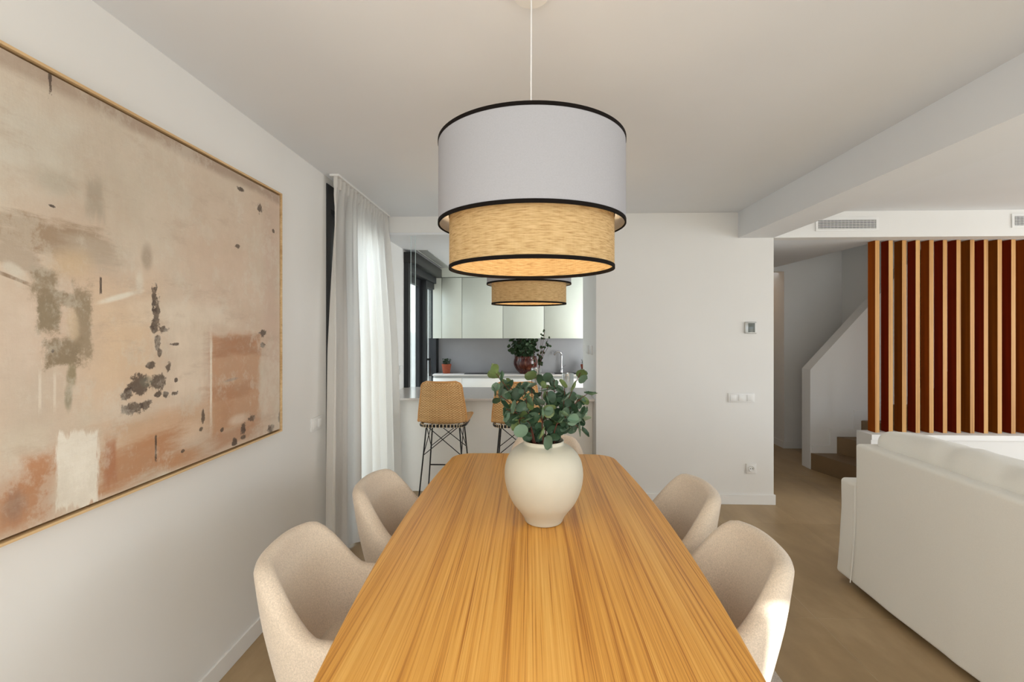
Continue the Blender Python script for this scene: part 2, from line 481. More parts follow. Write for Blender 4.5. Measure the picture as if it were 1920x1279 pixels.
PF = [
 ('R', 1.289, 2.088, 0.853, 0.288, 0.14, 0.6, 0.5, (206, 198, 180), 0.55, 'b'),
 ('R', 1.188, 1.988, 0.121, 0.098, 0.00, 0.7, 0.6, (208, 202, 186), 0.8, 'b'),
 ('E', 1.244, 1.907, 0.065, 0.036, 0.00, 0.7, 0.5, (186, 178, 158), 0.7, 'b'),
 ('R', 1.357, 1.891, 0.031, 0.060, 0.00, 0.6, 0.6, (170, 160, 140), 0.75, 'v'),
 ('R', 1.593, 1.867, 0.141, 0.168, 0.17, 0.7, 0.6, (212, 202, 182), 0.7, 'v'),
 ('R', 1.898, 1.935, 0.374, 0.266, 0.00, 0.8, 0.5, (206, 180, 154), 0.5, 'b'),
 ('R', 2.316, 1.761, 0.078, 0.644, 0.00, 0.8, 0.3, (198, 168, 146), 0.7, 'b'),
 ('R', 1.464, 1.460, 0.140, 0.189, 0.00, 0.8, 0.3, (216, 186, 146), 0.75, 'b'),
 ('R', 1.143, 1.469, 0.047, 0.108, 0.00, 0.7, 0.4, (214, 196, 176), 0.7, 'b'),
 ('R', 1.175, 1.301, 0.078, 0.111, 0.00, 0.8, 0.5, (196, 182, 162), 0.75, 'v'),
 ('R', 1.76, 2.188, 1.0, 0.04, 0, .6, .5, (160, 134, 112), .8, 'b'),
 ('R', 1.236, 1.747, 0.182, 0.049, 0.00, 0.35, 0.9, (160, 134, 104), 0.95, 'h'),
 ('E', 1.362, 1.728, 0.122, 0.054, 0.00, 0.6, 0.6, (188, 172, 150), 0.8, 'h'),
 ('E', 1.281, 1.684, 0.070, 0.045, 0.13, 0.7, 0.4, (204, 176, 136), 0.85, 'b'),
 ('R', 1.147, 1.689, 0.056, 0.035, -0.33, 0.4, 0.9, (152, 122, 90), 0.9, 'h'),
 ('E', 1.135, 1.651, 0.024, 0.017, -0.33, 0.5, 0.6, (206, 198, 180), 0.9, 'b'),
 ('R', 1.137, 1.628, 0.036, 0.005, -0.33, 0.5, 0.5, (140, 112, 82), 0.9, 'h'),
 ('R', 1.213, 1.625, 0.036, 0.037, -0.17, 0.4, 0.7, (142, 124, 94), 0.95, 'g'),
 ('R', 1.222, 1.542, 0.031, 0.052, 0.00, 0.3, 0.8, (136, 120, 90), 0.97, 'g'),
 ('R', 1.261, 1.585, 0.078, 0.021, -0.12, 0.4, 0.8, (140, 122, 92), 0.95, 'g'),
 ('R', 1.320, 1.511, 0.029, 0.109, 0.00, 0.35, 0.9, (148, 130, 100), 0.95, 'g'),
 ('R', 1.261, 1.436, 0.050, 0.039, 0.00, 0.3, 0.9, (136, 118, 88), 0.97, 'g'),
 ('E', 1.289, 1.511, 0.020, 0.045, -0.43, 0.6, 0.6, (204, 180, 144), 0.8, 'g'),
 ('E', 1.285, 1.367, 0.015, 0.039, 0.00, 0.5, 0.5, (138, 126, 90), 0.9, 'g'),
 ('E', 1.276, 1.307, 0.012, 0.039, 0.00, 0.5, 0.4, (142, 136, 110), 0.85, 'g'),
 ('E', 1.448, 1.604, 0.074, 0.010, 0.30, 0.6, 0.5, (228, 222, 204), 0.95, 'b'),
 ('E', 1.517, 1.655, 0.017, 0.039, 0.00, 0.7, 0.4, (218, 208, 188), 0.9, 'b'),
 ('E', 1.548, 1.748, 0.022, 0.043, -0.09, 0.7, 0.5, (160, 142, 118), 0.75, 'b'),
 ('R', 1.746, 1.372, 0.095, 0.163, 0.00, 0.5, 0.6, (222, 204, 180), 0.8, 'v'),
 ('R', 1.746, 1.555, 0.256, 0.041, 0.00, 0.7, 0.7, (220, 206, 184), 0.6, 'b'),
 ('R', 2.046, 1.264, 0.176, 0.210, 0.00, 0.13, 0.25, (190, 140, 98), 0.92, 'b'),
 ('R', 2.046, 1.426, 0.176, 0.047, 0.00, 0.5, 0.7, (168, 112, 66), 0.85, 'h'),
 ('R', 2.001, 1.225, 0.161, 0.037, 0.00, 0.6, 0.8, (174, 118, 72), 0.75, 'h'),
 ('R', 1.931, 1.133, 0.082, 0.053, 0.00, 0.6, 0.6, (182, 128, 82), 0.7, 'h'),
 ('E', 2.054, 1.096, 0.077, 0.024, 0.00, 0.6, 0.3, (216, 192, 168), 0.9, 'b'),
 ('E', 2.001, 1.279, 0.051, 0.007, 0.05, 0.6, 0.8, (136, 116, 108), 0.8, 'h'),
 ('R', 2.031, 1.032, 0.189, 0.038, 0.00, 0.6, 0.6, (176, 122, 78), 0.75, 'h'),
 ('R', 1.617, 1.154, 0.271, 0.057, 0.00, 0.6, 0.5, (200, 156, 112), 0.75, 'h'),
 ('E', 1.732, 1.106, 0.132, 0.044, 0.00, 0.7, 0.5, (218, 190, 160), 0.75, 'b'),
 ('R', 1.515, 1.065, 0.194, 0.071, 0.09, 0.5, 0.6, (182, 120, 62), 0.92, 'h'),
 ('R', 1.410, 1.094, 0.022, 0.073, 0.00, 0.5, 0.6, (168, 98, 42), 0.85, 'v'),
 ('R', 1.692, 1.016, 0.132, 0.031, 0.00, 0.6, 0.6, (186, 128, 74), 0.85, 'h'),
 ('R', 1.204, 1.119, 0.054, 0.059, -0.14, 0.5, 0.9, (184, 118, 58), 0.92, 'g'),
 ('R', 1.162, 1.056, 0.090, 0.076, 0.00, 0.5, 0.6, (178, 116, 60), 0.92, 'b'),
 ('E', 1.140, 1.050, 0.027, 0.046, 0.00, 0.7, 0.7, (136, 100, 80), 0.7, 'v'),
 ('R', 1.162, 1.207, 0.064, 0.041, 0.00, 0.7, 0.7, (206, 194, 172), 0.8, 'g'),
 ('R', 1.258, 1.050, 0.026, 0.067, 0.00, 0.6, 0.7, (204, 184, 156), 0.6, 'g'),
 ('R', 1.303, 1.096, 0.065, 0.111, -0.13, 0.1, 0.45, (232, 226, 210), 1.0, 'v'),
 ('R', 1.869, 1.293, 0.007, 0.187, 0.00, 0.6, 0.7, (232, 220, 200), 0.9, 'g'),
 ('R', 1.199, 1.333, 0.004, 0.051, 0.00, 0.5, 0.8, (224, 214, 196), 0.7, 'g'),
 ('R', 1.238, 1.328, 0.004, 0.052, 0.00, 0.5, 0.8, (224, 214, 196), 0.7, 'g'),
]
PD = [
 ('R', 1.579, 1.605, 0.011, 0.048, 0, 0.5, 1.6),
 ('E', 1.579, 1.507, 0.016, 0.024, 0, 0.4, 0.8),
 ('R', 1.586, 1.559, 0.016, 0.045, 0, 0.5, 1.9),
 ('E', 1.593, 1.457, 0.012, 0.026, 0, 0.6, 1.5),
 ('E', 1.602, 1.417, 0.010, 0.015, 0, 0.5, 1.0),
 ('E', 1.517, 1.313, 0.042, 0.034, 0, 0.45, 1.2),
 ('E', 1.595, 1.315, 0.033, 0.028, 0, 0.45, 1.2),
 ('E', 1.490, 1.241, 0.041, 0.022, 0, 0.4, 1.2),
 ('E', 1.468, 1.288, 0.024, 0.021, 0, 0.5, 1.4),
 ('E', 1.543, 1.241, 0.027, 0.016, 0, 0.5, 1.6),
 ('E', 1.563, 1.377, 0.021, 0.012, 0, 0.5, 1.0),
 ('E', 1.644, 1.364, 0.012, 0.019, 0, 0.5, 1.3),
 ('E', 1.679, 1.312, 0.010, 0.009, 0, 0.5, 0.8),
 ('E', 1.595, 1.272, 0.015, 0.010, 0, 0.5, 1.2),
 ('E', 1.631, 1.267, 0.014, 0.011, 0, 0.5, 1.5),
 ('E', 1.671, 1.445, 0.020, 0.006, 0, 0.5, 1.4),
 ('E', 1.624, 1.498, 0.017, 0.011, 0, 0.5, 1.8),
 ('E', 1.671, 1.264, 0.020, 0.009, 0, 0.5, 2.0),
 ('E', 2.065, 2.129, 0.028, 0.010, 0, 0.5, 1.0),
 ('E', 2.214, 2.083, 0.022, 0.024, 0, 0.5, 1.6),
 ('E', 2.042, 1.868, 0.019, 0.009, 0, 0.5, 1.5),
 ('E', 2.336, 1.996, 0.012, 0.010, 0, 0.5, 1.2),
 ('E', 1.822, 1.149, 0.011, 0.029, 0, 0.5, 1.0),
 ('E', 1.810, 1.103, 0.012, 0.009, 0, 0.5, 1.0),
 ('E', 2.085, 1.049, 0.018, 0.029, 0, 0.5, 1.3),
 ('E', 2.023, 1.001, 0.018, 0.019, 0, 0.5, 0.9),
 ('E', 2.085, 1.008, 0.020, 0.012, 0, 0.5, 1.0),
 ('E', 1.938, 1.074, 0.010, 0.011, 0, 0.5, 1.2),
 ('E', 2.150, 1.083, 0.025, 0.015, 0, 0.5, 1.9),
 ('E', 2.316, 0.998, 0.029, 0.021, 0, 0.5, 1.4),
 ('E', 2.397, 1.042, 0.016, 0.028, 0, 0.5, 1.0),
 ('E', 1.713, 1.042, 0.010, 0.007, 0, 0.5, 0.8),
 ('E', 2.246, 1.479, 0.028, 0.016, 0, 0.5, 1.6),
 ('E', 2.246, 1.419, 0.023, 0.013, 0, 0.5, 1.7),
 ('R', 1.586, 1.090, 0.004, 0.044, 0, 0.5, 1.2),
 ('E', 1.232, 1.440, 0.004, 0.005, 0, 0.5, 1),
 ('R', 1.226, 2.174, 0.004, 0.037, 0, 0.5, 1.6),
 ('E', 1.232, 1.835, 0.009, 0.004, 0, 0.6, 2.0),
 ('R', 1.376, 1.633, 0.004, 0.026, 0, 0.5, 0.8),
]


def painting_mat():
    m, nt, b = new_mat('abstract_painting')
    g = G(nt)
    v = g.coord()
    big = g.noise(v, 2.2, 5, 0.6)
    NZ = {'b': g.noise(v, 9.0, 6, 0.65), 'h': g.noise(g.mapping(v, (1, 4.0, 22.0), rot=(-0.25, 0, 0)), 1.6, 6, 0.7),
          'v': g.noise(g.mapping(v, (1, 22.0, 4.0)), 1.6, 6, 0.7), 'g': g.noise(v, 30.0, 7, 0.8)}
    blot = g.noise(v, 42.0, 6, 0.75)
    sep = g.n('ShaderNodeSeparateXYZ')
    g.put(sep.inputs[0], v)
    Y, Z = sep.outputs[1], sep.outputs[2]

    def mask(kind, cy, cz, hy, hz, sl, soft, k, nz):
        dy = g.math('DIVIDE', g.math('SUBTRACT', Y, cy), hy)
        zz = g.math('SUBTRACT', Z, cz)
        if sl:
            zz = g.math('SUBTRACT', zz, g.math('MULTIPLY', g.math('SUBTRACT', Y, cy), sl))
        dz = g.math('DIVIDE', zz, hz)
        if kind == 'R':
            d = g.math('MAXIMUM', g.math('ABSOLUTE', dy), g.math('ABSOLUTE', dz))
        else:
            d = g.math('SQRT', g.math('ADD', g.math('MULTIPLY', dy, dy), g.math('MULTIPLY', dz, dz)))
        d = g.math('ADD', d, g.math('MULTIPLY', g.math('SUBTRACT', nz, 0.5), 2.2 * k))
        return g.smooth(d, 1 - soft, 1 + soft * 0.6, 1.0, 0.0)
    col = g.ramp(big, [(0.32, srgb(202, 176, 150)), (0.5, srgb(208, 186, 162)), (0.68, srgb(206, 194, 172))])
    for (kind, cy, cz, hy, hz, sl, soft, k, c, st, n) in PF:
        mk = mask(kind, cy, cz, hy, hz, sl, soft, k, NZ[n])
        col = g.mix(g.math('MULTIPLY', mk, st), col, srgb(*c))
    for (kind, cy, cz, hy, hz, sl, soft, k) in PD:
        mk = mask(kind, cy, cz, hy, hz, sl, 0.22, k, blot)
        col = g.mix(g.math('MULTIPLY', mk, 0.88), col, srgb(52, 34, 28))
    gg = mask('E', 1.548, 1.322, 0.028, 0.018, 0, 0.5, 0.8, NZ['g'])
    col = g.mix(g.math('MULTIPLY', gg, 0.6), col, srgb(104, 106, 92))
    col = g.mix(g.smooth(g.noise(g.mapping(v, (1, 6, 5), loc=(3, 1, 2)), 1.0, 8, 0.75), 0.50, 0.60, 0.0, 0.38), col, srgb(214, 206, 188))
    col = g.mix(g.smooth(g.noise(g.mapping(v, (1, 3, 9), loc=(1, 5, 7)), 1.0, 8, 0.75), 0.54, 0.66, 0.0, 0.30), col, srgb(176, 150, 124))
    speck = g.smooth(g.noise(v, 60, 5, 0.8), 0.69, 0.73)
    col = g.mix(g.math('MULTIPLY', speck, 0.45), col, srgb(120, 96, 66))
    scr = g.smooth(g.noise(g.mapping(v, (1, 40, 5)), 3.0, 3, 0.7), 0.68, 0.74)
    col = g.mix(g.math('MULTIPLY', scr, 0.30), col, srgb(228, 220, 202))
    col = g.mix(g.smooth(NZ['b'], 0.3, 0.75, 0.0, 0.22), col, srgb(168, 146, 116))
    col = g.mix(g.smooth(NZ['g'], 0.5, 0.8, 0.0, 0.25), col, srgb(222, 210, 190))
    hs = g.n('ShaderNodeHueSaturation')
    hs.inputs['Saturation'].default_value = 0.86
    hs.inputs['Value'].default_value = 1.06
    g.put(hs.inputs['Color'], col)
    col = hs.outputs[0]
    g.put(b.inputs['Base Color'], col)
    b.inputs['Roughness'].default_value = 0.6
    g.bump(g.math('ADD', NZ['h'], g.math('ADD', NZ['v'], NZ['g'])), 0.25, 0.003, b)
    return m


M['painting'] = painting_mat()


# ------------------------------------------------------------------ object helpers
def link(o, parent=None):
    COL.objects.link(o)
    if parent is not None:
        o.parent = parent
    return o


def mesh_obj(name, verts, faces, mat, parent=None, smooth=False, mats=None, midx=None, uvs=None):
    me = bpy.data.meshes.new(name)
    me.from_pydata([tuple(v) for v in verts], [], faces)
    for mm in (mats or [mat]):
        me.materials.append(mm)
    if midx:
        me.polygons.foreach_set('material_index', midx)
    if smooth:
        me.polygons.foreach_set('use_smooth', [True] * len(me.polygons))
    if uvs:
        ul = me.uv_layers.new(name='UVMap')
        for lp in me.loops:
            ul.data[lp.index].uv = uvs[lp.vertex_index]
    me.update()
    o = bpy.data.objects.new(name, me)
    return link(o, parent)


def bm_obj(name, bm, mat, parent=None, smooth=False, sharp=None):
    bmesh.ops.recalc_face_normals(bm, faces=bm.faces)
    me = bpy.data.meshes.new(name)
    bm.to_mesh(me)
    bm.free()
    me.materials.append(mat)
    if smooth:
        me.polygons.foreach_set('use_smooth', [True] * len(me.polygons))
        if sharp:
            me.set_sharp_from_angle(angle=R(sharp))
    o = bpy.data.objects.new(name, me)
    return link(o, parent)


def bx(bm, x0, x1, y0, y1, z0, z1, bev=0.0, seg=2):
    r = bmesh.ops.create_cube(bm, size=1.0)
    vs_ = r['verts']
    for v in vs_:
        v.co = Vector(((x0 + x1) / 2 + v.co.x * (x1 - x0), (y0 + y1) / 2 + v.co.y * (y1 - y0), (z0 + z1) / 2 + v.co.z * (z1 - z0)))
    if bev > 0:
        es = list({e for v in vs_ for e in v.link_edges})
        bmesh.ops.bevel(bm, geom=es, offset=bev, segments=seg, affect='EDGES', profile=0.5)


def box(name, dims, mat, parent=None, bev=0.0, seg=2):
    bm = bmesh.new()
    bx(bm, *dims, bev=bev, seg=seg)
    return bm_obj(name, bm, mat, parent, smooth=bev > 0, sharp=50)


def boxes(name, lst, mat, parent=None, bev=0.0):
    bm = bmesh.new()
    for d in lst:
        bx(bm, *d, bev=bev, seg=1)
    return bm_obj(name, bm, mat, parent)


def prism_xz(name, pts, y0, y1, mat, parent=None):
    n = len(pts)
    v = [(p[0], y0, p[1]) for p in pts] + [(p[0], y1, p[1]) for p in pts]
    f = [list(range(n)), list(range(2 * n - 1, n - 1, -1))] + [(i, i + n, (i + 1) % n + n, (i + 1) % n) for i in range(n)]
    bm = bmesh.new()
    bv = [bm.verts.new(q) for q in v]
    for q in f:
        bm.faces.new([bv[i] for i in q])
    return bm_obj(name, bm, mat, parent)


def prism_xy(name, pts, z0, z1, mat, parent=None, bev=0.0):
    n = len(pts)
    bm = bmesh.new()
    a = [bm.verts.new((p[0], p[1], z0)) for p in pts]
    b_ = [bm.verts.new((p[0], p[1], z1)) for p in pts]
    bm.faces.new(a[::-1])
    bm.faces.new(b_)
    for i in range(n):
        bm.faces.new([a[i], a[(i + 1) % n], b_[(i + 1) % n], b_[i]])
    return bm_obj(name, bm, mat, parent)


def lathe(name, prof, mat, parent=None, seg=48, smooth=True, sharp=60, loc=(0, 0, 0)):
    v, f = [], []
    n = len(prof)
    for i in range(seg):
        a = 2 * PI * i / seg
        for (r, z) in prof:
            v.append((loc[0] + r * math.cos(a), loc[1] + r * math.sin(a), loc[2] + z))
    for i in range(seg):
        j = (i + 1) % seg
        for k in range(n - 1):
            f.append((i * n + k, j * n + k, j * n + k + 1, i * n + k + 1))
    bm = bmesh.new()
    bv = [bm.verts.new(q) for q in v]
    for q in f:
        bm.faces.new([bv[i] for i in q])
    bmesh.ops.remove_doubles(bm, verts=bm.verts, dist=1e-6)
    return bm_obj(name, bm, mat, parent, smooth, sharp)


def add_tube(bm, pts, r, seg=8, closed=False, r2=None):
    pts = [Vector(p) for p in pts]
    n = len(pts)
    rings = []
    up = None
    for i, p in enumerate(pts):
        if closed:
            t = pts[(i + 1) % n] - pts[i - 1]
        else:
            t = pts[min(i + 1, n - 1)] - pts[max(i - 1, 0)]
        t.normalize()
        if up is None:
            up = Vector((0, 0, 1)) if abs(t.z) < 0.9 else Vector((1, 0, 0))
        sx = t.cross(up)
        if sx.length < 1e-5:
            sx = t.orthogonal()
        sx.normalize()
        up = sx.cross(t).normalized()
        rr = r if r2 is None else r + (r2 - r) * i / (n - 1)
        rings.append([bm.verts.new(p + sx * math.cos(2 * PI * k / seg) * rr + up * math.sin(2 * PI * k / seg) * rr) for k in range(seg)])
    m = n if closed else n - 1
    for i in range(m):
        a, b_ = rings[i], rings[(i + 1) % n]
        for k in range(seg):
            bm.faces.new([a[k], a[(k + 1) % seg], b_[(k + 1) % seg], b_[k]])
    if not closed:
        bm.faces.new(rings[0][::-1])
        bm.faces.new(rings[-1])


def tube(name, pts, r, mat, parent=None, seg=8, closed=False, r2=None):
    bm = bmesh.new()
    add_tube(bm, pts, r, seg, closed, r2)
    return bm_obj(name, bm, mat, parent, True, 60)


def softbox(name, dims, r, mat, parent=None, res=0.04, amp=0.0, fscale=4.0, puff=0.0, fn=None, seed=0):
    x0, x1, y0, y1, z0, z1 = dims
    lo = Vector((x0, y0, z0))
    hi = Vector((x1, y1, z1))
    c = (lo + hi) / 2
    h = (hi - lo) / 2
    bm = bmesh.new()

    def line(a, b_):
        n = max(2, int((b_ - a) / res))
        base = [a + (b_ - a) * i / n for i in range(n + 1)]
        ex = [a + r * k / 4 for k in range(5)] + [b_ - r * k / 4 for k in range(5)]
        out = sorted(set([round(q, 5) for q in base if a + r < q < b_ - r] + [round(q, 5) for q in ex]))
        return out
    L = [line(lo[i], hi[i]) for i in range(3)]
    for ax in range(3):
        u, w = (ax + 1) % 3, (ax + 2) % 3
        for side in (0, 1):
            gv = []
            for a in L[u]:
                row = []
                for b_ in L[w]:
                    p = [0, 0, 0]
                    p[ax] = hi[ax] if side else lo[ax]
                    p[u] = a
                    p[w] = b_
                    row.append(bm.verts.new(p))
                gv.append(row)
            for i in range(len(L[u]) - 1):
                for j in range(len(L[w]) - 1):
                    q = [gv[i][j], gv[i + 1][j], gv[i + 1][j + 1], gv[i][j + 1]]
                    bm.faces.new(q if side else q[::-1])
    bmesh.ops.remove_doubles(bm, verts=bm.verts, dist=1e-5)
    for v in bm.verts:
        p = v.co.copy()
        inner = Vector([min(max(p[i], lo[i] + r), hi[i] - r) for i in range(3)])
        d = p - inner
        nrm = d.normalized() if d.length > 1e-9 else Vector((0, 0, 1))
        q = inner + nrm * r
        if puff:
            e = [1 - ((q[i] - c[i]) / h[i]) ** 2 for i in range(3)]
            for i in range(3):
                o1, o2 = (i + 1) % 3, (i + 2) % 3
                k = max(0, e[o1]) ** 0.6 * max(0, e[o2]) ** 0.6
                q[i] += (1 if q[i] > c[i] else -1) * puff * k * min(1, abs(q[i] - c[i]) / h[i])
        if amp:
            nv = noise.noise(Vector((q.x * fscale + seed, q.y * fscale, q.z * fscale)))
            nv += 0.5 * noise.noise(Vector((q.x * fscale * 2.3, q.y * fscale * 2.3 + seed, q.z * fscale * 2.3)))
            q += nrm * nv * amp
        if fn:
            q = fn(q)
        v.co = q
    return bm_obj(name, bm, mat, parent, True)


def empty(name, loc=(0, 0, 0), rz=0.0, label=None, cat=None, group=None):
    o = bpy.data.objects.new(name, None)
    o.location = loc
    o.rotation_euler = (0, 0, rz)
    o.empty_display_size = 0.1
    COL.objects.link(o)
    if label:
        tag(o, label, cat, group)
    return o


def tag(o, label, cat, group=None):
    o['label'] = label
    o['category'] = cat
    if group:
        o['group'] = group
    return o


def struct(o):
    o['kind'] = 'structure'
    return o


def copy_tree(o, parent=None):
    c = o.copy()
    COL.objects.link(c)
    if parent is not None:
        c.parent = parent
    for ch in list(o.children):
        copy_tree(ch, c)
    return c


# ------------------------------------------------------------------ the setting
XL = -1.33          # left wall plane
YF = 4.09           # wall facing the camera
H = 2.50
YB = -0.80          # wall behind the camera
XR = 6.80
YK = 6.72           # kitchen back wall
KC = 2.34           # kitchen ceiling height

floor = struct(box('floor', (-1.6, 7.0, -1.0, 7.4, -0.12, -0.001), M['grout']))
# tiles 60 x 120 cm
tile_me = None
gx0, gy0 = 1.485, 2.495
for i in range(-5, 9):
    for j in range(-3, 4):
        x0 = gx0 + 0.602 * i
        y0 = gy0 + 1.195 * j
        x1, y1 = x0 + 0.602, y0 + 1.195
        a0, a1 = max(x0 + 0.0013, XL + 0.002), min(x1 - 0.0013, XR - 0.002)
        b0, b1 = max(y0 + 0.0015, YB + 0.002), min(y1 - 0.0015, 7.2)
        if a1 - a0 < 0.02 or b1 - b0 < 0.02:
            continue
        cx, cy = (a0 + a1) / 2, (b0 + b1) / 2
        full = (a1 - a0) > 0.598 and (b1 - b0) > 1.19
        if full and tile_me:
            o = bpy.data.objects.new('floor_tile', tile_me)
            link(o, floor)
        else:
            o = box('floor_tile', (-(a1 - a0) / 2, (a1 - a0) / 2, -(b1 - b0) / 2, (b1 - b0) / 2, -0.004, 0.0), M['tile'], floor)
            if full:
                tile_me = o.data
        o.location = (cx, cy, 0)

# left wall with the two openings (dining window behind the curtain, kitchen window)
WD = (3.03, 4.05, 0.0, 2.455)
WK = (4.92, 6.66, 0.0, 2.31)
struct(boxes('wall_left', [
    (XL - 0.16, XL, YB - 0.25, WD[0], 0, 2.7),
    (XL - 0.16, XL, WD[0], WD[1], WD[3], 2.7),
    (XL - 0.16, XL, WD[1], WK[0], 0, 2.7),
    (XL - 0.16, XL, WK[0], WK[1], WK[3], 2.7),
    (XL - 0.16, XL, WK[1], YK + 0.25, 0, 2.7)], M['wall']))
# back wall behind the camera: unseen door openings shaped to keep the sun on the near chair
struct(boxes('wall_behind', [
    (XL, 1.80, YB - 0.2, YB, 0, 2.7),
    (5.5, XR, YB - 0.2, YB, 0, 2.7),
    (1.80, 2.3, YB - 0.2, YB, 2.44, 2.7),
    (2.3, 2.5, YB - 0.2, YB, 0, 2.7),
    (2.5, 5.5, YB - 0.2, YB, 1.92, 2.7)], M['wall']))
struct(boxes('wall_right', [(XR, XR + 0.2, YB - 0.2, 7.4, 0, 4.3)], M['wall']))
# wall facing the camera, and the return wall that closes the kitchen on its right
XA, XB = 0.576, 2.083
struct(boxes('wall_front', [
    (XA, XB, YF, YF + 0.16, 0, 2.7),
    (XA, XA + 0.10, YF + 0.16, 5.10, 0, 2.7),
    (XB - 0.12, XB, YF + 0.16, 7.2, 0, 2.7)], M['wall']))
struct(box('wall_kitchen_back', (XL - 0.25, XB, YK, YK + 0.15, 0, 2.7), M['wall']))
struct(box('ceiling_beam_above_kitchen_opening', (XL, XA, 4.14, 4.30, KC + 0.02, 2.6), M['wall']))
struct(box('ceiling', (XL - 0.25, XR + 0.2, YB - 0.2, YF + 0.2, H, H + 0.2), M['ceil']))
struct(box('ceiling_kitchen', (XL - 0.25, XB - 0.02, YF + 0.06, YK + 0.15, KC, KC + 0.2), M['ceil']))
struct(box('ceiling_beam', (1.785, XB, YB, YF, 2.28, H + 0.02), M['ceil']))
struct(box('bulkhead_right', (XB, XR, YF, YF + 0.12, 2.28, H + 0.05), M['wall']))
# hall ceiling: full depth left of the stairwell, a strip above the slatted screen
struct(boxes('ceiling_hall', [
    (XB - 0.02, 3.10, YF + 0.12, 7.2, 2.28, 2.40),
    (3.10, XR, YF + 0.12, 4.44, 2.28, 2.40)], M['ceil']))
# hall and stairwell walls
struct(boxes('wall_hall_back', [
    (3.20, 3.906, 6.03, 6.16, 0, 4.3),
    (XB - 0.02, 3.20, 6.03, 6.16, 2.225, 2.40),
    (XB, 3.20, 7.05, 7.2, 0, 2.40),
    (3.20, 3.30, 6.16, 7.2, 0, 2.40)], M['wall']))
struct(boxes('wall_stairwell', [
    (3.906, 4.06, 5.29, 6.16, 0, 4.3),
    (4.06, XR, 5.135, 5.29, 0, 4.3),
    (3.10, XR, 4.44, 4.50, 2.40, 4.3),
    (3.04, 3.10, 4.44, 6.16, 2.40, 4.3)], M['wall']))
struct(box('ceiling_stairwell', (3.04, XR, 4.44, 6.2, 4.3, 4.4), M['ceil']))
# sloping half wall of the stair
prism = prism_xz('wall_stair_parapet', [(3.0, 0), (4.2, 0), (4.2, 2.405), (3.0, 1.066)], 5.135, 5.29, M['wall'])
struct(prism)
# low wall that carries the slats
struct(box('wall_low_under_screen', (2.945, XR, 4.165, 4.345, 0, 0.59), M['wall']))
struct(box('trim_low_wall_top', (2.945, XR, 4.155, 4.166, 0.545, 0.59), M['trim']))

# baseboards
BH = 0.085
struct(boxes('baseboard_left', [(XL, XL + 0.012, YB, 3.03, 0, BH), (XL, XL + 0.012, 4.05, 4.29, 0, BH)], M['trim'], bev=0.002))
struct(boxes('baseboard_front', [(XA, XB + 0.012, YF - 0.012, YF, 0, BH), (XB, XB + 0.012, YF, 6.03, 0, BH)], M['trim'], bev=0.002))
struct(boxes('baseboard_hall', [(3.20, 3.906, 6.018, 6.03, 0, BH), (3.188, 3.20, 6.018, 7.05, 0, BH), (XB, 3.188, 7.038, 7.05, 0, BH)], M['trim']))
# stepped skirting on the parapet, above the treads
prism = prism_xz('trim_stair_skirting', [(3.015, 0.172), (3.27, 0.172), (3.27, 0.352), (3.53, 0.352), (3.53, 0.532), (3.8, 0.532), (3.8, 0.72),
                                 (3.71, 0.72), (3.71, 0.63), (3.45, 0.63), (3.45, 0.44), (3.20, 0.44), (3.20, 0.255), (3.015, 0.255)], 5.124, 5.135, M['trim'])
struct(prism)

# stairs: winder steps
st = empty('staircase', (3.1, 4.75, 0), 0, 'brown tiled stairs turning up behind the slatted wooden screen', 'stairs')
ris = [((3.005, 5.133), (3.235, 4.346)), ((3.265, 5.133), (3.70, 4.346)), ((3.515, 5.133), (4.10, 4.346)), ((3.80, 5.133), (4.35, 4.346)), ((4.10, 5.133), (4.60, 4.346)), ((4.40, 5.133), (4.85, 4.346)), ((4.70, 5.133), (5.1, 4.346)), ((5.0, 5.133), (5.35, 4.346)), ((5.3, 5.133), (5.6, 4.346))]
for k in range(len(ris) - 1):
    a, b_ = ris[k], ris[k + 1]
    z = 0.175 * (k + 1)
    bm = bmesh.new()
    P = [a[1], b_[1], b_[0], a[0]]
    lo_ = [bm.verts.new((p[0] - 3.1, p[1] - 4.75, 0)) for p in P]
    up_ = [bm.verts.new((p[0] - 3.1, p[1] - 4.75, z)) for p in P]
    bm.faces.new(lo_[::-1])
    bm.faces.new(up_)
    for i in range(4):
        bm.faces.new([lo_[i], lo_[(i + 1) % 4], up_[(i + 1) % 4], up_[i]])
    bm_obj('step', bm, M['step'], st)

# ------------------------------------------------------------------ slatted screen
scr = empty('slatted_screen', (3.03, 4.24, 0.59), 0, 'vertical oak slats with dark stained sides standing on the low white wall', 'screen')
sm = []
for k in range(3):
    v = [(x, y, z) for z in (0, 1.688) for (x, y) in ((0, 0), (0.036, 0), (0.036, 0.09), (0, 0.09))]
    f = [(0, 1, 5, 4), (1, 2, 6, 5), (2, 3, 7, 6), (3, 0, 4, 7), (0, 3, 2, 1), (4, 5, 6, 7)]
    me = bpy.data.meshes.new('slat')
    me.from_pydata(v, [], f)
    me.materials.append(M['slat'])
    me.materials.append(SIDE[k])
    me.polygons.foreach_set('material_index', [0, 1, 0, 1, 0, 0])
    sm.append(me)
order = [0, 1, 2, 1, 0, 1, 1, 2, 1, 2, 1, 0]
for i in range(30):
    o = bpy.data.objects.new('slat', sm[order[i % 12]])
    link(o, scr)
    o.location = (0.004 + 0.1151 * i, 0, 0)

# ------------------------------------------------------------------ windows
DW = M['anthracite']
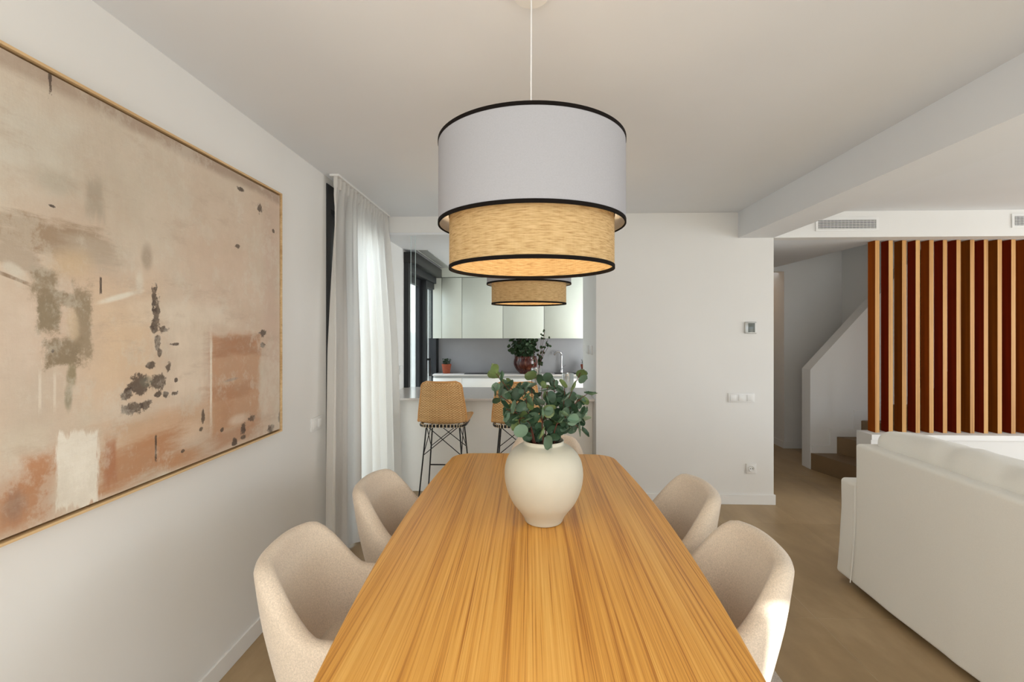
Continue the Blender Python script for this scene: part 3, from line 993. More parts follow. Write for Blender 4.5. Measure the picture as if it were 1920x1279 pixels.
# dining window (behind the curtain)
win1 = struct(boxes('window_1', [
    (XL - 0.16, XL + 0.006, 3.022, 3.085, 0, 2.455), (XL - 0.14, XL - 0.05, 3.085, 3.33, 0, 2.455), (XL - 0.16, XL + 0.006, 3.99, 4.05, 0, 2.455),
    (XL - 0.16, XL + 0.006, 3.085, 3.99, 2.30, 2.455), (XL - 0.16, XL - 0.02, 3.085, 3.99, 0.0, 0.05)], DW))
boxes('window_sash', [(XL - 0.12, XL - 0.06, 3.33, 3.40, 0.05, 2.3), (XL - 0.12, XL - 0.06, 3.93, 3.985, 0.05, 2.3),
                      (XL - 0.12, XL - 0.06, 3.40, 3.93, 2.22, 2.3), (XL - 0.12, XL - 0.06, 3.40, 3.93, 0.05, 0.13)], DW, win1)
box('window_pane', (XL - 0.095, XL - 0.087, 3.40, 3.93, 0.13, 2.22), M['glass'], win1)
# kitchen window
win2 = struct(boxes('window_2', [
    (XL - 0.12, XL + 0.05, 4.92, 5.0, 0, 2.21), (XL - 0.10, XL + 0.03, 6.60, 6.67, 0, 2.21),
    (XL - 0.12, XL + 0.05, 5.0, 6.60, 2.12, 2.21), (XL - 0.12, XL + 0.03, 5.0, 6.60, 0, 0.05)], DW))
box('shutter_box', (XL - 0.12, XL + 0.125, 4.915, 6.70, 2.20, 2.315), M['blackmetal'], win2, bev=0.003)
for (a, b_, xo, w_) in ((5.0, 5.90, -0.10, 0.05), (5.90, 6.60, -0.05, 0.07)):
    sash = boxes('window_sash', [(XL + xo, XL + xo + w_, a, a + 0.08, 0.05, 2.12), (XL + xo, XL + xo + w_, b_ - 0.07, b_, 0.05, 2.12),
                                 (XL + xo, XL + xo + w_, a + 0.08, b_ - 0.07, 2.04, 2.12), (XL + xo, XL + xo + w_, a + 0.08, b_ - 0.07, 0.05, 0.14)], DW, win2)
    box('window_pane', (XL + xo + 0.02, XL + xo + 0.028, a + 0.08, b_ - 0.07, 0.14, 2.04), M['clearglass'], sash)
hd = boxes('window_handle', [(XL + 0.02, XL + 0.065, 5.93, 5.96, 1.10, 1.125), (XL + 0.05, XL + 0.07, 5.93, 5.96, 0.90, 1.125)], M['blackmetal'], win2)
struct(boxes('trim_kitchen_ceiling_track', [(-1.20, -1.19, 4.95, 6.38, KC - 0.008, KC + 0.001), (-1.09, -1.08, 4.95, 6.38, KC - 0.008, KC + 0.001),
                                    (-1.19, -1.09, 4.95, 6.38, KC - 0.003, KC + 0.001)], M['silver']))

# terrace door frame behind the camera
win3 = struct(boxes('window_3', [(2.5, 2.55, YB - 0.12, YB - 0.04, 0, 1.92), (5.45, 5.5, YB - 0.12, YB - 0.04, 0, 1.92),
                                 (2.55, 5.45, YB - 0.12, YB - 0.04, 1.87, 1.92)], DW))

struct(boxes('window_4', [(1.80, 1.835, YB - 0.12, YB - 0.04, 0, 2.44), (2.265, 2.3, YB - 0.12, YB - 0.04, 0, 2.44), (1.835, 2.265, YB - 0.12, YB - 0.04, 2.405, 2.44)], DW))  # frame of the narrow unseen opening, added to let sun onto the chair

# ------------------------------------------------------------------ outside
gr = struct(box('ground', (-14, 12, -12, 22, -0.25, -0.13), M['ground']))
pw = struct(boxes('wall_garden', [(-3.9, -3.7, -2, 9.0, -0.13, 2.3), (-3.9, -2.32, 9.0, 9.2, -0.13, 2.1), (-2.32, -1.0, 8.6, 9.2, -0.13, 4.6)], M['extwall']))


# ------------------------------------------------------------------ painting
pt = empty('painting', (XL, 1.61, 1.587), 0, 'large abstract cream, tan and rust canvas in thin oak frame on the left wall', 'painting')
PY0, PY1, PZ0, PZ1 = 0.78, 2.412, 0.965, 2.208
cv = box('canvas', (XL + 0.004, XL + 0.030, PY0 + 0.016, PY1 - 0.016, PZ0 + 0.016, PZ1 - 0.016), M['painting'])
cv.parent = pt
cv.matrix_parent_inverse = Matrix.Translation((-XL, -1.61, -1.587))
bk = boxes('backing', [(XL + 0.001, XL + 0.006, PY0 + 0.004, PY1 - 0.004, PZ0 + 0.004, PZ1 - 0.004)], M['dark'])
fr = boxes('frame', [(XL + 0.001, XL + 0.036, PY0, PY1, PZ0, PZ0 + 0.008), (XL + 0.001, XL + 0.036, PY0, PY1, PZ1 - 0.008, PZ1),
                     (XL + 0.001, XL + 0.036, PY0, PY0 + 0.008, PZ0 + 0.008, PZ1 - 0.008), (XL + 0.001, XL + 0.036, PY1 - 0.008, PY1, PZ0 + 0.008, PZ1 - 0.008)], M['frame'])
for o in (bk, fr):
    o.parent = pt
    o.matrix_parent_inverse = Matrix.Translation((-XL, -1.61, -1.587))

# ------------------------------------------------------------------ curtain
def curtain():
    ct = empty('curtain', (-1.26, 3.5, 0), 0, 'floor-length off-white pleated curtain drawn over the dining window', 'curtain')
    NU, NV = 420, 60
    V, Fc, UV = [], [], []
    random.seed(4)
    for j in range(NV + 1):
        t = j / NV                       # 0 top, 1 bottom
        z = 2.488 + (0.012 - 2.488) * t
        for i in range(NU + 1):
            s_ = i / NU
            y_top = 2.98 + (4.10 - 2.98) * s_
            y_bot = 2.86 + (4.08 - 2.86) * s_
            k = min(1, t * 1.15) ** 0.7
            y = y_top + (y_bot - y_top) * k
            x = -1.262 + (0.015 + 0.10 * s_ ** 1.3) * k
            # gathers at the header: narrow, many; below: broad, soft folds
            head = math.exp(-((t / 0.035) ** 2))
            nar = math.sin(s_ * 2 * PI * 17 + 0.6 * math.sin(s_ * 19))
            ph = s_ * 2 * PI * 7.5 + 1.1 * math.sin(s_ * 9.0 + 0.7) + 0.35 * math.sin(t * 2.2 + s_ * 5)
            fold = math.sin(ph) + 0.32 * math.sin(2.1 * ph + 1.0 + t)
            mid = math.sin(s_ * 2 * PI * 17 + 0.6 * math.sin(s_ * 19)) * math.exp(-((t / 0.18) ** 2))
            amp = 0.010 + 0.030 * min(1, t * 2.2)
            pin = math.exp(-(((t - 0.052) / 0.02) ** 2))
            x += head * nar * 0.011 + mid * 0.010 + fold * amp * (1 - head) * (1 - 0.5 * pin)
            y += 0.25 * amp * math.cos(ph) * (1 - head)
            zz = z
            if j == 0:
                zz += 0.006 * max(0, nar)
            V.append((x + 1.26, y - 3.5, zz))
    W = NU + 1
    for j in range(NV):
        for i in range(NU):
            Fc.append((j * W + i, j * W + i + 1, (j + 1) * W + i + 1, (j + 1) * W + i))
    o = mesh_obj('cloth', V, Fc, M['curtain'], ct, True)
    box('curtain_track', (-0.03, 0.03, -0.52, 0.60, 2.488, 2.5), M['trim'], ct)
    # stitched header tape
    V2, F2 = [], []
    for j in range(3):
        for i in range(NU + 1):
            s_ = i / NU
            nar = math.sin(s_ * 2 * PI * 17 + 0.6 * math.sin(s_ * 19))
            V2.append((-1.262 + nar * 0.0125 + 0.008 + 1.26, 2.98 + 1.12 * s_ - 3.5, 2.486 - 0.035 * j))
    for j in range(2):
        for i in range(NU):
            F2.append((j * W + i, j * W + i + 1, (j + 1) * W + i + 1, (j + 1) * W + i))
    mesh_obj('header_tape', V2, F2, M['curtain'], ct, True)


curtain()

# ------------------------------------------------------------------ switches and wall fittings
def plate(name, axis, c, w, h, t=0.009, mat=None, parent=None, bev=0.002):
    """axis 'x': plate on a wall facing +x ; 'y': facing -y ; 'X': facing -x"""
    if axis == 'x':
        d = (c[0], c[0] + t, c[1] - w / 2, c[1] + w / 2, c[2] - h / 2, c[2] + h / 2)
    elif axis == 'X':
        d = (c[0] - t, c[0], c[1] - w / 2, c[1] + w / 2, c[2] - h / 2, c[2] + h / 2)
    else:
        d = (c[0] - w / 2, c[0] + w / 2, c[1] - t, c[1], c[2] - h / 2, c[2] + h / 2)
    return box(name, d, mat or M['plastic'], parent, bev=bev)


def fitting(name, label, cat, axis, c, n, pitch, w1, h, group=None, vertical=False):
    e = empty(name, c, 0, label, cat, group)
    W = pitch * n + 0.01
    plate('cover_plate', axis, (0, 0, 0), W, h, 0.009, M['plastic'], e)
    for i in range(n):
        off = (i - (n - 1) / 2) * pitch
        cc = (0.007, off, 0) if axis == 'x' else ((-0.007, off, 0) if axis == 'X' else (off, -0.007, 0))
        plate('rocker', axis, cc, w1, w1, 0.006, M['plastic'], e)
    return e


fitting('light_switch', 'white double light switch low on the left wall beside the curtain', 'light switch', 'x', (XL, 2.875, 0.913), 2, 0.071, 0.052, 0.082)
fitting('light_switch', 'white triple light switch plate on the wall above the power socket', 'light switch', 'y', (1.810, YF, 0.911), 3, 0.0705, 0.052, 0.078)
fitting('light_switch', 'small white switch left of the kitchen window above the bar counter', 'light switch', 'x', (XL, 4.79, 1.08), 1, 0.075, 0.055, 0.085)
fitting('light_switch', 'nearer of two small switches inside the kitchen opening, on its right', 'light switch', 'X', (XA, 4.40, 1.305), 1, 0.15, 0.07, 0.085)
fitting('light_switch', 'farther of two small switches inside the kitchen opening, on its right', 'light switch', 'X', (XA, 4.66, 1.298), 1, 0.15, 0.07, 0.085)
e = empty('power_socket', (1.893, YF, 0.307), 0, 'white round-pin power socket low on the front wall', 'socket')
plate('cover_plate', 'y', (0, 0, 0), 0.083, 0.083, 0.009, M['plastic'], e)
bm = bmesh.new()
prof = [(0.0, 0.0), (0.019, 0.0), (0.021, -0.006), (0.024, -0.006), (0.024, 0.0)]
so = lathe('socket_well', [(0.0001, 0.001), (0.0185, 0.001), (0.021, 0.006), (0.024, 0.006), (0.024, 0.0)], M['plastic'], e, 24)
so.rotation_euler = (PI / 2, 0, 0)
so.location = (0, -0.009, 0)
bm.free()
for dx in (-0.009, 0.009):
    h_ = lathe('pin_hole', [(0.0001, 0.0022), (0.0032, 0.0022), (0.0032, 0.0)], M['dark'], e, 10)
    h_.rotation_euler = (PI / 2, 0, 0)
    h_.location = (dx, -0.0095, 0)
e = empty('thermostat', (1.886, YF, 1.511), 0, 'square silver thermostat with grey display on the front wall', 'thermostat')
plate('housing', 'y', (0, 0, 0), 0.10, 0.10, 0.016, M['silver'], e, 0.006)
plate('display', 'y', (0.004, -0.015, 0), 0.055, 0.078, 0.002, M['screen'], e, 0.0005)
plate('side_strip', 'y', (0.040, -0.0155, 0), 0.013, 0.085, 0.002, M['plastic'], e, 0.0005)


def vent(x0, x1, z0, z1, label):
    e = empty('air_vent', ((x0 + x1) / 2, YF, (z0 + z1) / 2), 0, label, 'vent', 'vents in the white bulkhead')
    w, h = (x1 - x0) / 2, (z1 - z0) / 2
    box('backing', (-w, w, -0.004, -0.001, -h, h), M['dark'], e)
    boxes('frame', [(-w - 0.02, w + 0.02, -0.009, -0.001, h, h + 0.018), (-w - 0.02, w + 0.02, -0.009, -0.001, -h - 0.018, -h),
                    (-w - 0.02, -w, -0.009, -0.001, -h, h), (w, w + 0.02, -0.009, -0.001, -h, h)], M['trim'], e)
    n = 7
    for i in range(n):
        z = -h + (i + 0.5) * 2 * h / n
        o = box('slat', (-w, w, -0.012, -0.006, z - 0.0024, z + 0.0024), M['trim'], e)
    for i in range(16):
        x = -w + (i + 0.5) * 2 * w / 16
        o = box('fin', (x - 0.001, x + 0.001, -0.006, -0.004, -h, h), M['silver'], e)


vent(2.450, 2.931, 2.350, 2.428, 'narrow white air vent in the bulkhead left of the slatted screen')
vent(4.056, 4.54, 2.366, 2.446, 'white air vent cut off at the right edge of the photo')

# ------------------------------------------------------------------ rug
softbox('rug', (-1.06, 1.07, -0.35, 2.10, 0.0005, 0.0105), 0.004, M['rug'], None, res=0.08, amp=0.0008, fscale=12)
tag(bpy.data.objects['rug'], 'grey-beige rug under the dining table, its edge showing at bottom right', 'rug')

# ------------------------------------------------------------------ dining table
TX, TY = 0.02, 1.82
tb = empty('dining_table', (TX, TY, 0), 0, 'long oak dining table with rounded corners and straight veneer grain', 'table')


def table_outline(inset=0.0):
    pts = []
    hl, rc = 1.012, 0.15

    def hw(y):
        return 0.524 - 0.037 * (y / 0.8) ** 2
    # right side going +y, then far end, left side, near end
    n = 24
    side = []
    for i in range(n + 1):
        y = -hl + rc + (2 * hl - 2 * rc) * i / n
        side.append((hw(y) - inset, y * (1 - inset * 0)))
    cx, cy = hw(hl - rc) - rc, hl - rc
    arc = []
    for i in range(1, 11):
        a = (PI / 2) * i / 11 * 1.0
        p = 0.80
        ca, sa = math.cos(a) ** p, math.sin(a) ** p
        arc.append((cx + (rc - inset) * ca * 1.0, cy + (rc - inset) * sa))
    end = [(x, hl - inset + 0.006 * (1 - (x / cx) ** 2)) for x in [cx - cx * 2 * i / 10 for i in range(11)]]
    q = side + arc + end
    left = [(-x, y) for (x, y) in reversed(arc)] + [(-x, y) for (x, y) in reversed(side)]
    q = q + left
    near = [(x, -y) for (x, y) in reversed(arc)] 
    near_left = [(-x, -y) for (x, y) in arc]
    near_end = [(-x, -y) for (x, y) in end]
    q = q + near_left + near_end + near
    return q


def tabletop():
    layers = [(0.030, 0.718), (0.012, 0.722), (0.004, 0.729), (0.0, 0.738), (0.001, 0.744), (0.004, 0.7485), (0.008, 0.75)]
    V, Fc = [], []
    rings = [table_outline(i) for (i, z) in layers]
    n = len(rings[0])
    for (i_, z), rg in zip(layers, rings):
        for p in rg:
            V.append((p[0], p[1], z))
    for k in range(len(layers) - 1):
        for i in range(n):
            j = (i + 1) % n
            Fc.append((k * n + i, k * n + j, (k + 1) * n + j, (k + 1) * n + i))
    Fc.append(list(range(n))[::-1])
    Fc.append([(len(layers) - 1) * n + i for i in range(n)])
    bm = bmesh.new()
    bv = [bm.verts.new(q) for q in V]
    for q in Fc:
        bm.faces.new([bv[i] for i in q])
    return bm_obj('tabletop', bm, M['table'], tb, True, 40)


tabletop()
for sx in (-1, 1):
    for sy in (-1, 1):
        tube('leg', [(sx * 0.33, sy * 0.82, 0.72), (sx * 0.37, sy * 0.90, 0.0125)], 0.032, M['oak_leg'], tb, 14, r2=0.019)
boxes('apron', [(-0.32, 0.32, -0.82, -0.79, 0.66, 0.718), (-0.32, 0.32, 0.79, 0.82, 0.66, 0.718),
                (-0.34, -0.31, -0.80, 0.80, 0.66, 0.718), (0.31, 0.34, -0.80, 0.80, 0.66, 0.718)], M['oak_leg'], tb)


# ------------------------------------------------------------------ upholstered chairs
def sstep(a, b_, x):
    t = max(0, min(1, (x - a) / (b_ - a)))
    return t * t * (3 - 2 * t)


def make_chair():
    t = empty('dining_chair', (0, 0, 0))
    N = 72
    zb, zs = 0.365, 0.435
    th = 0.052

    def top_h(a):                     # a: |angle| from the back, radians
        d = math.degrees(abs(a))
        h = 0.818 - 0.008 * (min(d, 40) / 40) ** 2
        h -= 0.180 * sstep(40, 80, d)
        h -= 0.015 * sstep(80, 112, d)
        h -= 0.12 * sstep(112, 150, d)
        return h

    def plan(a, z, ins):
        # local +x is where the sitter looks; a = 0 is the back
        k = (z - zb) / (0.81 - zb)
        sc = 0.72 + 0.28 * max(0, min(1, k)) ** 0.8
        p = 3.0 if math.cos(a) > 0 else 2.4
        ca, sa = math.cos(a), math.sin(a)
        ax = 0.255 if ca > 0 else 0.255
        ax = (ax * sc) - ins
        ay = (0.275 * (0.76 + 0.24 * max(0, min(1, k)))) - ins
        rr = (abs(ca / ax) ** p + abs(sa / ay) ** p) ** (-1 / p)
        x = -rr * ca
        y = rr * sa
        # recline the back
        if ca > 0:
            x -= 0.035 * max(0, k) ** 1.5 * ca
        # pinch the top so the back reads narrower than the arms
        y *= 1 - 0.10 * max(0, (z - 0.62) / 0.20) ** 1.3 * max(0, ca) ** 0.5
        return x, y
    V, Fc = [], []
    rows_per = None
    cols = []
    for i in range(N):
        a = 2 * PI * i / N
        if a > PI:
            a -= 2 * PI
        h = top_h(a)
        col = []
        # underside
        for ins, z in ((0.14, zb - 0.012), (0.05, zb - 0.008), (0.012, zb)):
            x, y = plan(a, zb, ins)
            col.append((x, y, z))
        for j in range(1, 9):
            z = zb + (h - th / 2 - zb) * j / 8
            bulge = 0.006 * math.sin(PI * j / 8)
            x, y = plan(a, z, -bulge)
            col.append((x, y, z))
        for j in range(1, 6):
            q = PI * j / 6
            z = h - th / 2 + math.sin(q) * th / 2
            x, y = plan(a, h - th / 2, (1 - math.cos(q)) * th / 2)
            col.append((x, y, z))
        hs = h - th / 2
        for j in range(0, 8):
            z = hs + (zs + 0.012 - hs) * j / 7
            z = min(z, hs) if hs > zs else hs
            ins = th + 0.012 * math.sin(PI * j / 7)
            x, y = plan(a, max(z, zs), ins)
            col.append((x, y, z if hs > zs else zs))
        for ins in (0.10, 0.16, 0.22):
            x, y = plan(a, zs, ins)
            col.append((x, y, zs + 0.012 + (ins - 0.1) * 0.1))
        cols.append(col)
    n = len(cols[0])
    for c_ in cols:
        V += c_
    for i in range(N):
        j = (i + 1) % N
        for k in range(n - 1):
            Fc.append((i * n + k, i * n + k + 1, j * n + k + 1, j * n + k))
    Fc.append([i * n for i in range(N)])
    Fc.append([i * n + n - 1 for i in range(N)][::-1])
    bm = bmesh.new()
    bv = [bm.verts.new(q) for q in V]
    for q in Fc:
        bm.faces.new([bv[i] for i in q])
    bm_obj('shell', bm, M['chair'], t, True)
    softbox('seat_cushion', (-0.15, 0.185, -0.16, 0.16, 0.42, 0.462), 0.024, M['chair'], t, res=0.05, puff=0.006)
    for sx, sy in ((1, 1), (1, -1), (-1, 1), (-1, -1)):
        tube('leg', [(sx * 0.13, sy * 0.13, 0.365), (sx * 0.20, sy * 0.21, 0.0125)], 0.014, M['blackmetal'], t, 10, r2=0.008)
    boxes('seat_frame', [(-0.14, 0.14, 0.115, 0.145, 0.350, 0.366), (-0.14, 0.14, -0.145, -0.115, 0.350, 0.366), (-0.015, 0.015, -0.115, 0.115, 0.350, 0.366)], M['blackmetal'], t)
    return t


ch0 = make_chair()
CH = [(-0.555, 1.505, R(2), 'beige upholstered tub chair nearest the camera on the painting side of the table'),
      (-0.495, 2.125, R(-3), 'beige upholstered tub chair by the curtain on the left side of the table'),
      (0.522, 1.565, R(180), 'beige upholstered tub chair nearest the camera on the sofa side of the table'),
      (0.525, 2.105, R(182), 'beige upholstered tub chair on the right side, between table and plain white wall'),
      (0.108, 2.81, R(-90), 'pale tub chair at the far head of the table, mostly hidden behind the vase')]
for i, (x, y, rz, lab) in enumerate(CH):
    o = ch0 if i == 0 else copy_tree(ch0)
    o.location = (x, y, 0)
    o.rotation_euler = (0, 0, rz)
    tag(o, lab, 'chair', 'beige tub chairs around the dining table')

# ------------------------------------------------------------------ vase and eucalyptus
VX, VY = 0.055, 1.84
vprof = [(0.0001, 0.0), (0.066, 0.0), (0.073, 0.003), (0.078, 0.018), (0.095, 0.032 + 0.012), (0.124, 0.078), (0.1465, 0.131), (0.155, 0.186), (0.1475, 0.236),
         (0.131, 0.266), (0.110, 0.286), (0.090, 0.297), (0.080, 0.302), (0.0775, 0.306), (0.0785, 0.312), (0.0795, 0.3155), (0.0765, 0.3175),
         (0.0725, 0.314), (0.070, 0.306), (0.072, 0.298), (0.10, 0.280), (0.135, 0.23), (0.14, 0.18), (0.11, 0.08), (0.06, 0.02), (0.0001, 0.012)]


def smooth_prof(p, it=2):
    for _ in range(it):
        q = [p[0]]
        for a, b_ in zip(p[:-1], p[1:]):
            q.append((a[0] * 0.75 + b_[0] * 0.25, a[1] * 0.75 + b_[1] * 0.25))
            q.append((a[0] * 0.25 + b_[0] * 0.75, a[1] * 0.25 + b_[1] * 0.75))
        q.append(p[-1])
        p = q
    return p


vs_o = lathe('vase', smooth_prof(vprof), M['vase'], None, 72, True, None, (0, 0, 0))
vs_o.location = (VX, VY, 0.7502)
tag(vs_o, 'round matt cream ceramic vase on the dining table', 'vase')


def leaf_mesh(mat, w=1.0, l=1.0, cup=0.12, seed=0):
    """disc-like eucalyptus leaf, radius 1, base at y=0, tip at y=2, midrib along y"""
    rnd = random.Random(seed)
    V = [(0, 0, 0)]
    n = 7
    V, Fc = [], []
    rows = 8
    for j in range(rows + 1):
        t = j / rows
        y = 2 * l * t
        half = w * math.sqrt(max(0, 1 - (2 * t - 1) ** 2)) * (1.0 + 0.10 * math.sin(PI * t))
        if t > 0.85:
            half *= 1 - (t - 0.85) * 0.6
        for i in range(-2, 3):
            x = half * i / 2
            z = cup * (abs(i) / 2) ** 1.6 - 0.10 * math.sin(PI * t) + 0.05 * rnd.uniform(-1, 1) * (abs(i) / 2)
            V.append((x, y, z))
    for j in range(rows):
        for i in range(4):
            a = j * 5 + i
            Fc.append((a, a + 1, a + 6, a + 5))
    bm = bmesh.new()
    bv = [bm.verts.new(q) for q in V]
    for q in Fc:
        bm.faces.new([bv[i] for i in q])
    bmesh.ops.remove_doubles(bm, verts=bm.verts, dist=1e-5)
    me = bpy.data.meshes.new('leaf')
    bm.to_mesh(me)
    bm.free()
    me.materials.append(mat)
    me.polygons.foreach_set('use_smooth', [True] * len(me.polygons))
    return me


LM = [leaf_mesh(m_, w_, 1.0, c_, k) for k, (m_, w_, c_) in enumerate([(LEAF[0], 1.0, 0.15), (LEAF[0], 0.9, 0.28), (LEAF[1], 0.95, 0.2), (LEAF[1], 0.85, 0.3), (LEAF[2], 0.8, 0.3), (LEAF[2], 0.62, 0.35)])]
KM = [leaf_mesh(m_, w_, 1.0, 0.2, 20 + k) for k, (m_, w_) in enumerate([(KLEAF[0], 0.75), (KLEAF[0], 0.6), (KLEAF[1], 0.7)])]


def add_leaf(parent, me, base, direction, normal, r, name='leaf'):
    y = Vector(direction).normalized()
    z = Vector(normal)
    z = (z - y * z.dot(y))
    if z.length < 1e-3:
        z = y.orthogonal()
    z.normalize()
    x = y.cross(z)
    m_ = Matrix((x, y, z)).transposed().to_4x4()
    m_ = Matrix.Translation(base) @ m_ @ Matrix.Diagonal((r, r, r, 1))
    o = bpy.data.objects.new(name, me)
    link(o, parent)
    o.matrix_local = m_
    return o


def bez(a, c, b_, n=9):
    a, c, b_ = Vector(a), Vector(c), Vector(b_)
    return [a * (1 - t) ** 2 + c * 2 * t * (1 - t) + b_ * t ** 2 for t in [i / n for i in range(n + 1)]]


def bouquet():
    rnd = random.Random(11)
    e = empty('eucalyptus_bunch', (VX, VY, 1.0), 0, 'leafy silver-green eucalyptus branches standing in the cream vase', 'plant')
    # world targets (x, z) with own depth offsets; outer ones are branch tips
    T = [(-0.14, 1.35, -.02, 5), (-0.103, 1.318, -.03, 3), (-0.142, 1.316, .02, 4), (-0.131, 1.26, -.04, 3), (-0.088, 1.276, .03, 2), (-0.099, 1.207, -.02, 3),
         (-0.059, 1.207, -.07, 0), (-0.025, 1.276, -.05, 0), (-0.076, 1.146, .0, 2), (-0.032, 1.122, -.10, 0), (0.006, 1.308, .05, 4), (-0.004, 1.21, -.03, 2),
         (-0.053, 1.245, .0, 2), (0.015, 1.165, -.08, 3), (0.064, 1.261, .0, 0), (0.075, 1.202, -.09, 5), (0.129, 1.284, .0, 4), (0.141, 1.241, -.06, 1),
         (0.206, 1.325, .03, 4), (0.175, 1.274, .0, 4), (0.234, 1.25, -.03, 3), (0.214, 1.217, .02, 4), (0.214, 1.171, -.02, 1), (0.22, 1.143, .04, 0),
         (0.186, 1.125, -.07, 0), (0.137, 1.185, -.08, 1), (0.05, 1.116, -.11, 4), (0.072, 1.079, -.10, 1), (0.214, 1.097, .0, 3), (0.095, 1.159, -.03, 2),
         (0.09, 1.279, .05, 3), (0.189, 1.163, .03, 1), (0.165, 1.11, .03, 2), (0.0, 1.25, .08, 3), (0.12, 1.22, .06, 2), (0.05, 1.29, .1, 2), (0.16, 1.2, .09, 3),
         (-0.03, 1.18, .08, 2), (0.03, 1.22, .02, 1), (0.10, 1.12, -.02, 2), (0.0, 1.12, .02, 3), (0.14, 1.14, .02, 3), (-0.01, 1.15, -.04, 2), (0.06, 1.14, .05, 2)]
    tips = [(-0.135, 1.33, .0), (-0.13, 1.25, -.03), (-0.085, 1.28, .04), (-0.09, 1.19, -.04), (-0.02, 1.27, -.04), (0.01, 1.31, .06), (0.07, 1.27, .0), (0.10, 1.29, .06),
            (0.135, 1.27, -.02), (0.20, 1.325, .03), (0.23, 1.25, .0), (0.21, 1.17, .0), (0.20, 1.11, -.02), (0.05, 1.20, -.09), (-0.04, 1.16, -.08), (0.14, 1.17, -.09), (0.05, 1.25, .12), (0.17, 1.22, .1), (-0.04, 1.23, .1)]
    O = Vector((VX, VY, 1.0))
    stems = []
    for k, (x, z, dy) in enumerate(tips):
        tip = Vector((x, VY + dy, z)) - O
        a = math.atan2(tip.y, tip.x)
        rr = 0.045 * min(1, math.hypot(tip.x, tip.y) / 0.08)
        neck = Vector((rr * math.cos(a), rr * math.sin(a), 0.065))
        foot = Vector((-0.5 * neck.x, -0.5 * neck.y, -0.16))
        p1 = bez(foot, (foot + neck) / 2, neck, 3)
        ctrl = neck + (neck - foot) * 0.45 + Vector((rnd.uniform(-.01, .01), rnd.uniform(-.01, .01), 0.02))
        p2 = bez(neck, ctrl, tip, 10)
        stems.append([p1 + p2[1:], []])
    bms = []
    for pts, _ in stems:
        bm = bmesh.new()
        add_tube(bm, pts, 0.0032, 6, r2=0.0013)
        bms.append(bm)

    def attach(c, r):
        best = None
        for si, (pts, _) in enumerate(stems):
            for pi_ in range(5, len(pts)):
                d = (pts[pi_] - c).length + (0.02 if pts[pi_].z > c.z + 0.01 else 0)
                if best is None or d < best[0]:
                    best = (d, si, pi_)
        return best

    def place(c, kind, r, facing=None):
        d, si, pi_ = attach(c, r)
        sp = stems[si][0][pi_]
        dirv = c - sp
        if dirv.length < 0.012:
            dirv = Vector((rnd.uniform(-1, 1), rnd.uniform(-1, 0.4), rnd.uniform(-0.2, 1)))
        dirv.normalize()
        nrm = facing if facing else Vector((rnd.uniform(-0.7, 0.7), -0.9 + rnd.uniform(-0.3, 0.5), rnd.uniform(-0.1, 0.9)))
        base = c - dirv * r
        add_leaf(e, LM[kind], base, dirv, nrm, r)
        if (base - sp).length > 0.004:
            mid = (base + sp) / 2 + Vector((0, 0, -0.003))
            add_tube(bms[si], [sp, mid, base], 0.0013, 4, r2=0.0008)
    for (x, z, dy, kind) in T:
        c = Vector((x, VY + dy, z)) - O
        place(c, kind, rnd.uniform(0.023, 0.029))
    # further leaves, opposite pairs up each stem
    for si, (pts, _) in enumerate(stems):
        for pi_ in range(5, len(pts)):
            for sgn in (-1, 1):
                if rnd.random() < 0.52:
                    continue
                p = pts[pi_]
                tg = (pts[min(pi_ + 1, len(pts) - 1)] - pts[pi_ - 1]).normalized()
                side = tg.cross(Vector((rnd.uniform(-1, 1), rnd.uniform(-1, 1), rnd.uniform(-1, 1)))).normalized() * sgn
                dirv = (side + tg * 0.5).normalized()
                r = rnd.uniform(0.018, 0.026) * (1.0 if p.z < 0.22 else 0.85)
                base = p + dirv * 0.008
                c = base + dirv * r
                if c.z < 0.085 or c.z > 0.335 or c.x > 0.175 or c.x < -0.195:
                    continue
                add_leaf(e, LM[rnd.choice([0, 0, 1, 2, 2, 3, 3, 4])], base, dirv, Vector((rnd.uniform(-0.8, 0.8), rnd.uniform(-1, 0.2), rnd.uniform(-0.2, 1))), r)
                add_tube(bms[si], [p, base], 0.0011, 4)
    # low, dark leaves crowded round the mouth of the vase
    for k in range(34):
        a = rnd.uniform(0, 2 * PI)
        rr = rnd.uniform(0.01, 0.066)
        p = Vector((rr * math.cos(a), rr * math.sin(a), rnd.uniform(0.055, 0.12)))
        d = Vector((math.cos(a) * 0.5, math.sin(a) * 0.5, 0.9 + rnd.uniform(-0.3, 0.3)))
        add_leaf(e, LM[rnd.choice([2, 3])], p, d, Vector((rnd.uniform(-0.8, 0.8), -1, rnd.uniform(-0.2, 0.6))), rnd.uniform(0.014, 0.022))
    for bm in bms:
        bm_obj('stem', bm, M['stem'], e, True, 60)


bouquet()

